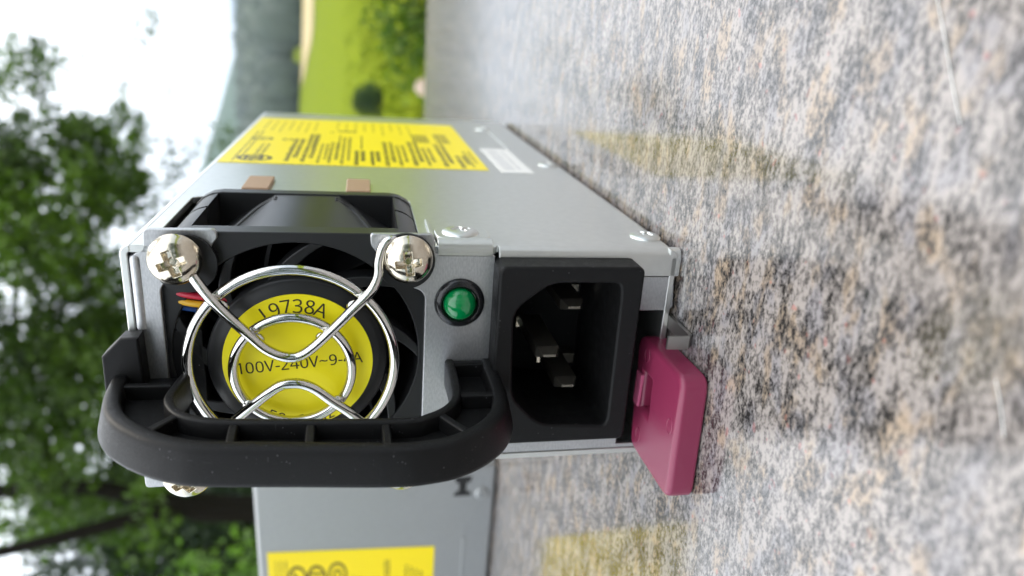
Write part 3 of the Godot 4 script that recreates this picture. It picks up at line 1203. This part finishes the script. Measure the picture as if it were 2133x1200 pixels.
func build_inlet(psu: Node) -> void:
	var m: Material = mats.inlet_plastic
	var mb := MB.new()
	var open := soften(V([[15.85, 23.4], [15.8, 12.2], [13.6, 11.9], [-8.2, 11.65], [-9.7, 12.0], [-9.0, 23.5], [-3.9, 28.4], [11.2, 29.1]]), 2.2, 5)
	mb.extrude(rrect(-12.6, 8.2, 18.5, 31.75, 1.2), -1.3, 5.0, 0.55, [open])
	var inlet := part("power_inlet", mb, m, psu)
	# the well behind it
	mb = MB.new()
	var big := PackedVector2Array()
	for q in open:
		big.append(Vector2(3.2, 20) + (q - Vector2(3.2, 20)) * 1.08)
	mb.extrude(big, -16.0, -1.35, 0.0, [open])
	mb.extrude(big, -17.0, -16.05)
	part("inlet_well", mb, m, inlet)
	for q in [[9.85, 17.85, 0.0], [2.6, 22.2, 3.0], [-4.6, 17.6, 0.0]]:
		var pb := MB.new()
		pb.xf = Transform3D(Basis.IDENTITY, Vector3(q[0], q[1], q[2]))
		# blade 4 mm x 1.9 mm with a chamfered tip, broad along y
		pb.rbox(Vector3(-0.95, -1.95, -16), Vector3(0.95, 1.95, -1.7), 0.12)
		var tip := [Vector3(-0.95, -1.95, -1.7), Vector3(0.95, -1.95, -1.7), Vector3(0.95, 1.95, -1.7), Vector3(-0.95, 1.95, -1.7)]
		var end := [Vector3(-0.2, -1.05, 0), Vector3(0.2, -1.05, 0), Vector3(0.2, 1.05, 0), Vector3(-0.2, 1.05, 0)]
		for i in 4:
			var j := (i + 1) % 4
			var nn: Vector3 = (tip[j] - tip[i]).cross(end[i] - tip[i]).normalized()
			pb.flat(tip[i], tip[j], end[j], end[i], nn)
		pb.flat(end[0], end[1], end[2], end[3], Vector3(0, 0, 1))
		part("prong", pb, mats.prong_metal, inlet)
	for q in [[2.4, 24.0, -12.0, 1.0, 0.75], [-2.5, 21.5, -6.2, 0.6, 0.35], [-5.2, 14.2, -12.0, 1.0, 1.2], [9.0, 14.2, -12.0, 0.7, 0.7]]:
		var cb := MB.new()
		cb.rbox(Vector3(q[0] - q[3], q[1] - q[4], q[2] - 3.9), Vector3(q[0] + q[3], q[1] + q[4], q[2]), 0.1)
		part("contact_clip", cb, mats.screw_nickel, inlet)


func build_ejector(psu: Node) -> void:
	# magenta thumb tab, nearly level, its top seen from above
	var tab := Node3D.new()
	tab.name = "ejector_tab"
	psu.add_child(tab, true)
	tab.rotation.x = 0.0
	var top := MB.new()
	# (u, v) = (x, -z), extruded upwards
	top.xf = Transform3D(Basis(Vector3(1, 0, 0), Vector3(0, 0, -1), Vector3(0, 1, 0)), Vector3.ZERO)
	var slot := V([[-1.6, -1.6], [-7.9, -2.0], [-7.9, -5.4], [-1.6, -4.9]])
	top.extrude(soften(V([[-16.9, 0.4], [-16.9, -17.0], [4.3, -16.0], [3.9, 2.8], [-1.0, 2.2]]), 2.4), 2.4, 4.7, 1.0, [slot], 0.0, 4)
	top.extrude(soften(V([[-16.9, 0.4], [-16.9, -17.0], [4.3, -16.0], [3.9, 2.8], [-1.0, 2.2]]), 2.4), 0.15, 2.42, 0.0, [], 0.6, 3)
	var body := part("tab_body", top, mats.magenta_plastic, tab)
	var mb := MB.new()
	mb.rbox(Vector3(-8.4, 3.9, -0.9), Vector3(-2.2, 4.95, 1.4), 0.2)
	part("tongue", mb, mats.magenta_worn, tab)
	for q in [[1.9, 2.1], [-13.1, 2.8], [-4.9, 14.0]]:
		var pts := PackedVector3Array()
		for i in 28:
			pts.append(Vector3(q[0] + 1.25 * cos(TAU * i / 28), 4.68, q[1] + 0.95 * sin(TAU * i / 28)))
		mb = MB.new()
		mb.tube(pts, 0.10, -1, 8, true)
		part("moulded_ring", mb, mats.magenta_plastic, tab)
	# spring strip that carries the tab: a floor turned up at its end
	var sp := MB.new()
	sp.xf = Transform3D(Basis(Vector3(0, 0, 1), Vector3(0, 1, 0), Vector3(1, 0, 0)), Vector3.ZERO)
	var line := V([[-22, 0.9], [8.0, 0.9], [8.5, 1.3], [8.5, 4.7], [9.0, 4.7], [9.1, 1.1], [8.2, 0.25], [-22, 0.25]])
	sp.extrude(line, 6.1, 8.3, 0.08)
	part("spring_strip", sp, mat("spring_steel", Color(0.36, 0.35, 0.33), 0.35, 0.95), psu)


# ------------------------------------------------------------------ the second unit
func build_second_supply() -> void:
	var psu := thing("power_supply", "plain grey metal power supply standing behind the one with the handle", "power supply", Vector3(-112.68, 0, -130.91) * MM, PI - 0.0543)
	# local x runs to the left in the photograph's upright view, local z away from the viewer
	var zinc: StandardMaterial3D = mats.zinc_sheet.duplicate()
	zinc.resource_name = "dull_zinc_sheet"
	zinc.albedo_color = Color(0.37, 0.375, 0.37).linear_to_srgb()
	zinc.roughness = 0.5
	var mb := MB.new()
	mb.rbox(Vector3(-5.2, 0.4, 0.0), Vector3(160, 91.8, 39), 1.4)
	part("shell", mb, zinc, psu)
	mb = MB.new()
	mb.extrude(V([[8.9, 10.0], [8.9, 17.0], [7.0, 16.4], [6.8, 15.0], [2.6, 15.0], [2.4, 16.4], [-0.2, 16.8], [-0.2, 10.0], [2.4, 10.4], [2.6, 12.0], [6.8, 12.0], [7.0, 10.4]]), -0.15, 0.2)
	part("lock_slot", mb, mats.dark_inside, psu)
	mb = MB.new()
	mb.rbox(Vector3(30, 11.2, -0.3), Vector3(150, 12.4, 0.3), 0.2)
	part("seam", mb, zinc, psu)
	var g := part("side_screw", screw_head(2.9, 0.75, 0.6, 0.6), zinc, psu)
	g.transform = Transform3D(Basis(Vector3.UP, PI), Vector3(8.3, 5.6, 0) * MM)
	mb = MB.new()
	mb.rbox(Vector3(-4.0, 0.0, 1.0), Vector3(158, 0.6, 38), 0.1)
	part("foot_edge", mb, mats.dark_inside, psu)
	# sticker: u down, v to the left
	mb = MB.new()
	var nn := Vector3(0, 0, -1)
	var i := mb.p(Vector3(30.4, 88.2, -0.14), nn, Vector2(0, 0))
	var j := mb.p(Vector3(33.4, 23.6, -0.14), nn, Vector2(1, 0))
	var k := mb.p(Vector3(110, 23.6, -0.14), nn, Vector2(1, 1))
	var l := mb.p(Vector3(108, 88.2, -0.14), nn, Vector2(0, 1))
	mb.link(i, j, k)
	mb.link(i, k, l)
	part("rating_label", mb, mats.second_sticker, psu)


# ------------------------------------------------------------------ table, ground and plants
func build_table() -> void:
	var t := thing("stone_table", "speckled grey granite table top with polished surface under both power supplies", "table", Vector3(0, 0, 0))
	var mb := MB.new()
	mb.xf = Transform3D(Basis(Vector3.UP, -0.02), Vector3.ZERO)
	mb.rbox(Vector3(-0.95, -0.03, -0.524), Vector3(0.75, 0.0, 0.42), 0.002)
	# texture coordinates in metres over the texture's size
	for i in mb.v.size():
		var q := mb.v[i]
		mb.u[i] = Vector2(q.x, q.z + q.y) / 0.18 + Vector2(0.37, 0.21)
	part("granite_top", mb, mats.granite, t, 1.0)
	var wood := mat("table_frame", Color(0.10, 0.09, 0.08), 0.6)
	for x in [-0.8, 0.6]:
		for z in [-0.42, 0.3]:
			mb = MB.new()
			mb.rbox(Vector3(x - 0.03, -0.80, z - 0.03), Vector3(x + 0.03, -0.031, z + 0.03), 0.004)
			part("leg", mb, wood, t, 1.0)
	# pale threads of lint lying on the stone
	for q in [[[57.5, 43.8], [54.0, 46.0], [50.0, 48.4], [46.9, 50.4]], [[27.3, 61.3], [25.4, 62.5], [23.2, 63.6]]]:
		var pts := PackedVector3Array()
		for a in q:
			pts.append(Vector3(a[0], 0.14, a[1]))
		mb = MB.new()
		mb.tube(smooth(pts, 5), 0.06, -1, 8)
		var o := part("lint_thread", mb, mats.lint, self)
		tag(o, "long pale thread of lint on the granite, the one farther from the magenta tab" if q.size() > 3 else "short pale thread of lint on the granite in front of the magenta tab", "thread")


# height of the land below or above the eye, by distance ahead and offset to the right
var land_noise: FastNoiseLite
func land(r: float, d: float) -> float:
	var knots := [[-60.0, -1.1], [0.0, -0.85], [9.0, -0.80], [18.0, -0.52], [35.0, 0.05], [70.0, 2.6], [100.0, 6.0], [140.0, 11.2], [220.0, 24.0], [420.0, 58.0], [700.0, 92.0]]
	var y: float = knots[knots.size() - 1][1]
	if d <= knots[0][0]:
		y = knots[0][1]
	else:
		for i in knots.size() - 1:
			if d < knots[i + 1][0]:
				y = lerp(float(knots[i][1]), float(knots[i + 1][1]), (d - knots[i][0]) / (knots[i + 1][0] - knots[i][0]))
				break
	return y + land_noise.get_noise_2d(r, d) * clampf((d - 20.0) * 0.012, 0.0, 6.0)


func sheet(mb: MB, rs: Array, ds: Array, h: Callable, lift := 0.0) -> void:
	var base := mb.v.size()
	for d in ds:
		for r in rs:
			var e := 0.02 * (4.0 + absf(d))
			var p0 := ahead(r, h.call(r, d) + lift, d)
			var nx := ahead(r + e, h.call(r + e, d) + lift, d) - p0
			var nz := ahead(r, h.call(r, d + e) + lift, d + e) - p0
			var nn := nx.cross(nz).normalized()
			if nn.y < 0:
				nn = -nn
			mb.p(p0, nn, Vector2(r, d) * 0.1)
	for i in ds.size() - 1:
		for k in rs.size() - 1:
			var a := base + i * rs.size() + k
			mb.link(a, a + rs.size(), a + rs.size() + 1)
			mb.link(a, a + rs.size() + 1, a + 1)


func span(a: float, b: float, k: int) -> Array:
	var o := []
	for i in k + 1:
		o.append(lerp(a, b, float(i) / k))
	return o


func build_ground() -> void:
	land_noise = noise(0.012, 3, 61)
	var grass := textured("meadow", noise_tex(0.03, 4, 62, Color(0.36, 0.43, 0.04), Color(0.48, 0.51, 0.08), 512), 0.95)
	grass.metallic_specular = 0.1
	grass.uv1_triplanar = true
	grass.uv1_world_triplanar = true
	grass.uv1_scale = Vector3(0.07, 0.07, 0.07)
	var mb := MB.new()
	var ds := [-3000.0, -800.0, -250.0, -90.0, -40.0, -18.0, -8.0, -3.0, 0.0, 2.0, 4.0, 6.0, 9.0, 12.0, 15.0, 18.0, 22.0, 27.0, 35.0, 45.0, 58.0, 70.0, 85.0, 100.0, 115.0, 130.0, 145.0, 180.0, 220.0, 300.0, 420.0, 560.0, 700.0, 900.0, 3000.0]
	var rs := [-3000.0, -900.0, -400.0, -220.0, -120.0, -70.0, -40.0, -22.0, -12.0, -6.0, -3.0, 0.0, 3.0, 6.0, 10.0, 16.0, 24.0, 34.0, 48.0, 64.0, 85.0, 120.0, 180.0, 260.0, 400.0, 900.0, 3000.0]
	sheet(mb, rs, ds, land)
	var g := part("ground", mb, grass, self, 1.0)
	structure(g)
	# paved terrace round the table
	var flag := textured("terrace_stone", noise_tex(0.05, 4, 66, Color(0.40, 0.39, 0.37), Color(0.56, 0.55, 0.53), 512), 0.85)
	flag.uv1_triplanar = true
	flag.uv1_world_triplanar = true
	mb = MB.new()
	mb.xf = Transform3D(Basis(Vector3.UP, YAW), ahead(0, -0.86, 0))
	mb.rbox(Vector3(-5.5, -0.25, -2.4), Vector3(5.5, 0.08, 7.0), 0.02)
	structure(part("terrace", mb, flag, self, 1.0))
	# a strip of ripe field below the wood
	var straw := mat("straw_field", Color(0.42, 0.33, 0.16), 0.9)
	mb = MB.new()
	sheet(mb, [36.0, 39.0, 42.0, 46.0, 50.0, 60.0, 75.0], span(104.0, 134.0, 6), land, 0.25)
	structure(part("field", mb, straw, self, 1.0))
	# tufts of taller grass in the near meadow
	var tuft := MB.new()
	for k in 7:
		var a := TAU * k / 7.0
		var o := Vector3(cos(a), 0, sin(a))
		var sd := Vector3(-sin(a), 0, cos(a)) * 0.06
		tuft.tri(o * 0.08 - sd, o * 0.08 + sd, o * 0.45 + Vector3.UP * (0.8 + 0.2 * (k % 3)), Vector3.UP, Vector3.UP, Vector3.UP)
	var tm := MultiMesh.new()
	tm.transform_format = MultiMesh.TRANSFORM_3D
	tm.use_colors = true
	tm.mesh = tuft.mesh(1.0)
	tm.instance_count = 4000
	for i in 4000:
		var d := 7.5 + 40.0 * pow(rng.randf(), 1.6)
		var r := rng.randf_range(-0.1, 0.5) * d
		var sc := rng.randf_range(0.08, 0.22)
		tm.set_instance_transform(i, Transform3D(Basis(Vector3.UP, rng.randf() * TAU).scaled(Vector3(sc, sc, sc)), ahead(r, land(r, d) - 0.01, d)))
		tm.set_instance_color(i, Color(0.09, 0.16, 0.004).lerp(Color(0.24, 0.28, 0.02), rng.randf()))
	var tg := MultiMeshInstance3D.new()
	tg.name = "grass"
	tg.multimesh = tm
	var tgm := mat("tuft_grass", Color(1, 1, 1), 0.9)
	tgm.vertex_color_use_as_albedo = true
	tgm.metallic_specular = 0.1
	tg.material_override = tgm
	add_child(tg)
	tg.set_meta("kind", "stuff")
	tag(tg, "tufts of grass in the near meadow", "grass")
	# hills
	var hn := noise(0.0022, 4, 63)
	var wooded := textured("wooded_slope", noise_tex(0.06, 4, 64, Color(0.16, 0.24, 0.16), Color(0.28, 0.38, 0.22), 512), 0.95)
	wooded.uv1_triplanar = true
	wooded.uv1_world_triplanar = true
	wooded.uv1_scale = Vector3(0.004, 0.004, 0.004)
	# near wooded ridge, rising to the left
	mb = MB.new()
	sheet(mb, span(-700, 700, 36), span(420, 1100, 14), func(r: float, d: float) -> float:
		var t := sm(420, 900, d)
		var top := 160.0 + clampf((205.0 - r) * 0.29, -20.0, 60.0)
		if r > 275.0:
			top = lerp(140.0, 126.0, sm(275.0, 300.0, r))
		return 44.0 + t * (top - 44.0) * 0.97 + hn.get_noise_2d(r, d) * 10.0 * t)
	structure(part("hill", mb, wooded, self, 1.0))
	mb = MB.new()
	sheet(mb, span(-3200, 3600, 48), span(2200, 3600, 8), func(r: float, d: float) -> float:
		var t := sm(2200, 3200, d)
		return 60.0 + t * (410.0 + clampf((r - 900.0) * 0.2, -220.0, 160.0) + hn.get_noise_2d(r * 0.5 + 900.0, d * 0.4) * 60.0))
	var far_rock := mat("far_slope", Color(0.12, 0.15, 0.17), 0.95)
	structure(part("mountain", mb, far_rock, self, 1.0))


func leaf_mat(called: String, lin: Color, back: Color) -> StandardMaterial3D:
	var m := mat(called, lin, 0.55)
	m.vertex_color_use_as_albedo = true
	m.backlight_enabled = true
	m.backlight = back
	m.cull_mode = BaseMaterial3D.CULL_DISABLED
	return m


# one folded leaf as four triangles
func leaf(mb: MB, at: Vector3, size: float, wide := 0.5) -> void:
	var d := Vector3(rng.randfn(), rng.randfn() - 0.4, rng.randfn()).normalized()
	var s := d.cross(Vector3(rng.randfn(), rng.randfn(), rng.randfn())).normalized()
	var w := d.cross(s)
	var tip := at + d * size
	var a := at + d * size * 0.45 + s * size * wide * 0.5 + w * size * 0.12
	var b := at + d * size * 0.45 - s * size * wide * 0.5 + w * size * 0.12
	var na := (w - s * 0.35).normalized()
	var nb := (w + s * 0.35).normalized()
	mb.tri(at, a, tip, na, na, na)
	mb.tri(at, b, tip, nb, nb, nb)


# leaves on sprays spread through blobs (right, up, ahead, rx, ry, rd), thinned by noise and by gaps (right, up, radius)
func crown(mb: MB, blobs: Array, gaps: Array, sprays_per_m3: float, per_spray: int, spread: float, size: float, thin: float, nf: FastNoiseLite, dark: Color, light: Color) -> void:
	for b in blobs:
		var vol: float = 4.19 * b[3] * b[4] * b[5]
		var cnt := int(vol * sprays_per_m3)
		for i in cnt:
			var q := Vector3(rng.randfn(), rng.randfn(), rng.randfn()).normalized() * pow(rng.randf(), 0.36)
			var c := Vector3(b[0] + q.x * b[3], b[1] + q.y * b[4], b[2] + q.z * b[5])
			if nf.get_noise_3d(c.x, c.y, c.z) < thin + 0.35 * maxf(0.0, q.length() - 0.75):
				continue
			var skip := false
			for g in gaps:
				if Vector2((c.x / c.z - g[0]) * 1.0, (c.y / c.z - g[1])).length() < g[2] * (0.75 + 0.5 * rng.randf()):
					skip = true
					break
			if skip:
				continue
			var shade := clampf(0.5 + nf.get_noise_3d(c.x * 0.6 + 40.0, c.y * 0.6, c.z * 0.6) * 0.9, 0.0, 1.0)
			for k in per_spray:
				var o := Vector3(rng.randfn(), rng.randfn() * 0.7, rng.randfn()) * spread
				mb.tint = dark.lerp(light, clampf(shade + rng.randf_range(-0.3, 0.3), 0.0, 1.0))
				leaf(mb, ahead(c.x + o.x, c.y + o.y, c.z + o.z), size * rng.randf_range(0.7, 1.25))


func limb(mb: MB, pts: Array, r0: float, r1: float) -> void:
	var l := PackedVector3Array()
	for a in pts:
		l.append(ahead(a[0], a[1], a[2]))
	mb.tube(smooth(l, 5), r0, r1, 12)


func build_plants() -> void:
	var bark := mat("bark", Color(0.012, 0.010, 0.008), 0.9)
	bark.metallic_specular = 0.1
	var leaves := leaf_mat("tree_leaves", Color(1, 1, 1), Color(0.7, 0.85, 0.3))
	# ---- the big tree
	var tree := thing("broadleaf_tree", "large dark broadleaf tree with open crown rising behind the black handle", "tree")
	var mb := MB.new()
	limb(mb, [[-1.9, -0.95, 6.2], [-1.88, 0.2, 6.2], [-1.8, 0.9, 6.2], [-1.76, 1.35, 6.2]], 0.12, 0.10)
	part("trunk", mb, bark, tree, 1.0)
	for q in [[[[-1.77, 1.25, 6.2], [-1.66, 1.7, 6.2], [-1.56, 2.1, 6.2], [-1.58, 2.8, 6.3], [-1.7, 3.8, 6.4]], 0.075, 0.04],
			[[[-1.76, 1.3, 6.2], [-1.80, 1.75, 6.1], [-1.93, 2.4, 6.1], [-2.1, 3.3, 6.1]], 0.065, 0.035],
			[[[-1.8, 2.5, 7.0], [-1.0, 2.8, 6.9], [0.0, 2.9, 6.9], [1.0, 2.7, 7.0]], 0.05, 0.010],
			[[[-1.85, 2.2, 7.0], [-1.0, 2.1, 7.2], [-0.2, 1.9, 7.3], [0.7, 1.75, 7.3]], 0.05, 0.01],
			[[[-1.8, 3.1, 7.1], [-0.8, 3.6, 7.1], [0.5, 3.7, 7.0], [1.7, 3.2, 7.0]], 0.05, 0.012]]:
		mb = MB.new()
		limb(mb, q[0], q[1], q[2])
		part("limb", mb, bark, tree, 1.0)
	var nf := noise(1.1, 3, 71)
	mb = MB.new()
	crown(mb, [[0.1, 2.75, 7.0, 1.7, 0.75, 0.9], [-0.9, 2.2, 7.0, 1.4, 0.85, 0.9], [1.45, 2.75, 7.0, 0.75, 0.40, 0.7], [1.35, 2.2, 7.0, 0.80, 0.42, 0.6], [0.4, 1.85, 7.0, 0.9, 0.55, 0.7], [-1.7, 3.1, 7.4, 0.8, 0.7, 0.6], [0.8, 3.35, 7.0, 1.0, 0.5, 0.8], [-0.6, 3.5, 7.0, 1.4, 0.6, 0.9], [-1.75, 1.55, 5.7, 0.35, 0.25, 0.3], [-1.4, 2.3, 5.8, 0.35, 0.3, 0.3]],
		[[0.25, 0.345, 0.040], [0.14, 0.21, 0.045], [0.18, 0.235, 0.04], [0.345, 0.37, 0.04]], 330.0, 10, 0.05, 0.075, -0.18, nf, Color(0.024, 0.050, 0.006), Color(0.15, 0.25, 0.020))
	# long shoots beyond the crown
	for q in [[[1.9, 2.1, 7.0], [2.2, 1.95, 7.0], [2.52, 1.80, 7.0]], [[1.7, 3.0, 7.0], [2.1, 2.95, 7.0], [2.35, 2.92, 7.0]], [[1.6, 2.75, 7.0], [1.95, 2.85, 7.0], [2.2, 2.75, 7.0]], [[1.0, 1.7, 7.1], [1.25, 1.55, 7.1], [1.55, 1.42, 7.1]], [[0.9, 1.5, 7.1], [1.2, 1.35, 7.1], [1.5, 1.2, 7.1]], [[0.9, 1.75, 7.1], [1.3, 1.72, 7.0], [1.8, 1.66, 7.0]]]:
		for k in 26:
			var t := rng.randf()
			var a := Vector3(q[0][0], q[0][1], q[0][2]).lerp(Vector3(q[1][0], q[1][1], q[1][2]), min(1.0, t * 2))
			if t > 0.5:
				a = Vector3(q[1][0], q[1][1], q[1][2]).lerp(Vector3(q[2][0], q[2][1], q[2][2]), t * 2 - 1)
			for i in 4:
				mb.tint = Color(0.04, 0.075, 0.016).lerp(Color(0.09, 0.15, 0.02), rng.randf())
				leaf(mb, ahead(a.x + rng.randfn() * 0.05, a.y + rng.randfn() * 0.05, a.z + rng.randfn() * 0.08), 0.06)
	part("crown", mb, leaves, tree, 1.0, true)

	# ---- darker trees behind, at the left
	var k := 0
	for q in [[-4.2, 13.0, 1.9, "tall dark leafy tree behind the left end of the broadleaf tree"], [-1.6, 14.5, 1.8, "dense dark leafy tree behind the trunk of the broadleaf tree"]]:
		var t := thing("dense_tree", q[3], "tree", Vector3.ZERO, 0.0, "dark trees behind the broadleaf tree")
		mb = MB.new()
		limb(mb, [[q[0], -0.9, q[1]], [q[0] + 0.1, 1.0, q[1]], [q[0], 3.4, q[1]]], 0.2, 0.08)
		part("trunk", mb, bark, t, 1.0)
		mb = MB.new()
		crown(mb, [[q[0], 2.7, q[1], q[2], 1.5, 1.4], [q[0] + 0.3, 1.2, q[1] - 0.3, q[2] * 0.95, 1.4, 1.3], [q[0] - 0.1, 0.1, q[1] - 0.3, q[2], 0.9, 1.2], [q[0], 4.1, q[1], q[2] * 0.8, 1.3, 1.2]], [], 34.0, 15, 0.15, 0.14, -0.45, nf, Color(0.010, 0.026, 0.004), Color(0.035, 0.075, 0.008))
		part("crown", mb, leaves, t, 1.0, true)
		k += 1

	# ---- hedge on the photographer's side of the terrace
	var hedge := thing("hedge", "dark hedge along the near side of the terrace, behind the viewer", "hedge")
	for i in 8:
		mb = MB.new()
		limb(mb, [[-4.2 + 1.2 * i, -0.95, -4.6], [-4.1 + 1.2 * i, 0.3, -4.6], [-4.2 + 1.2 * i, 1.5, -4.6]], 0.05, 0.02)
		part("stem", mb, bark, hedge, 1.0)
	mb = MB.new()
	crown(mb, [[-3.4, 0.5, -4.6, 1.8, 1.6, 0.7], [-1.2, 0.6, -4.6, 1.8, 1.7, 0.7], [1.2, 0.5, -4.6, 1.8, 1.6, 0.7], [3.4, 0.6, -4.6, 1.8, 1.7, 0.7]], [], 40.0, 10, 0.12, 0.14, -0.4, nf, Color(0.02, 0.045, 0.012), Color(0.05, 0.09, 0.02))
	part("foliage", mb, leaves, hedge, 1.0, true)

	# ---- light green bush at the lower left
	var bush := thing("leafy_bush", "light green leafy bush beside the plain power supply at the far left", "bush")
	for i in 5:
		mb = MB.new()
		limb(mb, [[-1.55 + 0.05 * i, -0.86, 4.2], [-1.5 + 0.06 * i, 0.1, 4.2], [-1.75 + 0.16 * i, 0.9, 4.2]], 0.02, 0.006)
		part("stem", mb, bark, bush, 1.0)
	mb = MB.new()
	crown(mb, [[-1.78, 0.72, 4.2, 0.46, 0.40, 0.42], [-1.70, 0.42, 4.2, 0.42, 0.4, 0.4], [-1.95, 0.2, 4.2, 0.6, 0.6, 0.5]], [], 330.0, 9, 0.05, 0.055, -0.05, noise(1.9, 2, 72), Color(0.07, 0.15, 0.02), Color(0.17, 0.29, 0.04))
	part("crown", mb, leaves, bush, 1.0, true)

	# ---- sapling beyond the far edge of the table
	var sap := thing("green_sapling", "bright yellow-green leafy sapling just beyond the far edge of the granite table", "sapling")
	for i in 6:
		mb = MB.new()
		limb(mb, [[1.85 + 0.02 * i, -0.86, 5.0], [1.8 + 0.05 * i, -0.5, 5.0], [1.5 + 0.16 * i, -0.12, 5.0]], 0.012, 0.004)
		part("stem", mb, bark, sap, 1.0)
	mb = MB.new()
	crown(mb, [[1.75, -0.18, 5.0, 0.32, 0.16, 0.3], [1.55, -0.36, 5.0, 0.22, 0.16, 0.25], [2.05, -0.32, 5.0, 0.3, 0.22, 0.3], [1.75, -0.48, 5.0, 0.25, 0.2, 0.3]], [], 1500.0, 9, 0.04, 0.055, -0.05, noise(2.6, 2, 73), Color(0.045, 0.10, 0.006), Color(0.17, 0.26, 0.012))
	part("crown", mb, leaves, sap, 1.0, true)

	# ---- clipped round shrub in the meadow
	var shrub := thing("round_shrub", "dark green round shrub alone in the bright meadow", "shrub")
	mb = MB.new()
	limb(mb, [[4.6, -0.62, 18.0], [4.6, -0.2, 18.0]], 0.05, 0.03)
	part("stem", mb, bark, shrub, 1.0)
	mb = MB.new()
	crown(mb, [[4.6, -0.2, 18.0, 0.42, 0.42, 0.42]], [], 1500.0, 8, 0.04, 0.06, -0.6, noise(1.2, 2, 74), Color(0.02, 0.05, 0.012), Color(0.045, 0.10, 0.02))
	part("crown", mb, leaves, shrub, 1.0, true)

	# ---- pale stone below the sapling
	mb = MB.new()
	var sn := noise(4.0, 2, 75)
	for i in 10:
		for j in 16:
			var f := func(a: int, b: int) -> Vector3:
				var th := PI * a / 10.0
				var ph := TAU * (b % 16) / 16.0
				var d := Vector3(sin(th) * cos(ph), cos(th), sin(th) * sin(ph))
				return d * 0.06 * (1.0 + 0.3 * sn.get_noise_3dv(d * 0.4))
			var p0: Vector3 = f.call(i, j)
			var p1: Vector3 = f.call(i + 1, j)
			var p2: Vector3 = f.call(i + 1, j + 1)
			var p3: Vector3 = f.call(i, j + 1)
			mb.quad(p0, p1, p2, p3, p0.normalized(), p1.normalized(), p2.normalized(), p3.normalized())
	var st := part("stone", mb, mat("pale_stone", Color(0.55, 0.42, 0.34), 0.8), self, 1.0)
	st.position = ahead(1.36, -0.42, 4.9)
	tag(st, "pale pinkish stone on a post below the bright green sapling", "stone")

	# ---- farmhouse under the wooded hill
	var hy := land(44.0, 165.0)
	var house := thing("farmhouse", "distant farmhouse with red roof at the edge of the wood", "house", ahead(44.0, hy, 165.0), YAW)
	house.scale = Vector3.ONE * 0.45
	mb = MB.new()
	mb.rbox(Vector3(-5, -0.5, -4), Vector3(5, 4.2, 4), 0.05)
	part("wall", mb, mat("plaster", Color(0.5, 0.45, 0.42), 0.9), house, 1.0)
	mb = MB.new()
	mb.xf = Transform3D(Basis(Vector3(0, 0, 1), Vector3(0, 1, 0), Vector3(-1, 0, 0)), Vector3.ZERO)
	mb.extrude(V([[-4.7, 4.0], [4.7, 4.0], [0.0, 7.6]]), -5.6, 5.6)
	part("roof", mb, mat("roof_tiles", Color(0.20, 0.10, 0.085), 0.85), house, 1.0)
	for x in [-3.0, 0.0, 3.0]:
		mb = MB.new()
		mb.rbox(Vector3(x - 0.5, 1.2, 3.95), Vector3(x + 0.5, 2.6, 4.06), 0.02)
		part("window", mb, mat("window_glass", Color(0.05, 0.06, 0.07), 0.2), house, 1.0)

	# ---- the wood on the slope: one mass of crowns
	var ball := MB.new()
	var bn := noise(1.3, 2, 76)
	for i in 7:
		for j in 10:
			var f := func(a: int, b: int) -> Vector3:
				var th := PI * a / 7.0
				var ph := TAU * (b % 10) / 10.0
				var d := Vector3(sin(th) * cos(ph), cos(th) * 1.25, sin(th) * sin(ph))
				return d * (1.0 + 0.5 * bn.get_noise_3dv(d))
			var p0: Vector3 = f.call(i, j)
			var p1: Vector3 = f.call(i + 1, j)
			var p2: Vector3 = f.call(i + 1, j + 1)
			var p3: Vector3 = f.call(i, j + 1)
			mb = ball
			mb.quad(p0, p1, p2, p3, p0.normalized(), p1.normalized(), p2.normalized(), p3.normalized())
	var mm := MultiMesh.new()
	mm.transform_format = MultiMesh.TRANSFORM_3D
	mm.use_colors = true
	mm.mesh = ball.mesh(1.0)
	var spots := []
	for i in 5000:
		var d := rng.randf_range(142.0, 520.0)
		var r := rng.randf_range(-0.1, 0.75) * d
		if absf(r - 44.0) < 8.0 and absf(d - 160.0) < 16.0:
			continue
		spots.append([r, d])
	mm.instance_count = spots.size()
	for i in spots.size():
		var s := rng.randf_range(1.8, 3.8)
		var b := Basis(Vector3.UP, rng.randf() * TAU).scaled(Vector3(s, s * rng.randf_range(1.0, 1.5), s))
		mm.set_instance_transform(i, Transform3D(b, ahead(spots[i][0], land(spots[i][0], spots[i][1]) + s * 0.8, spots[i][1])))
		mm.set_instance_color(i, Color(0.06, 0.078, 0.062).lerp(Color(0.078, 0.100, 0.074), rng.randf()))
	var wood := MultiMeshInstance3D.new()
	wood.name = "woodland"
	wood.multimesh = mm
	var wm := mat("wood_leaves", Color(1, 1, 1), 0.9)
	wm.vertex_color_use_as_albedo = true
	wood.material_override = wm
	add_child(wood)
	wood.set_meta("kind", "stuff")
	tag(wood, "far wood covering the slope below the hills", "wood")
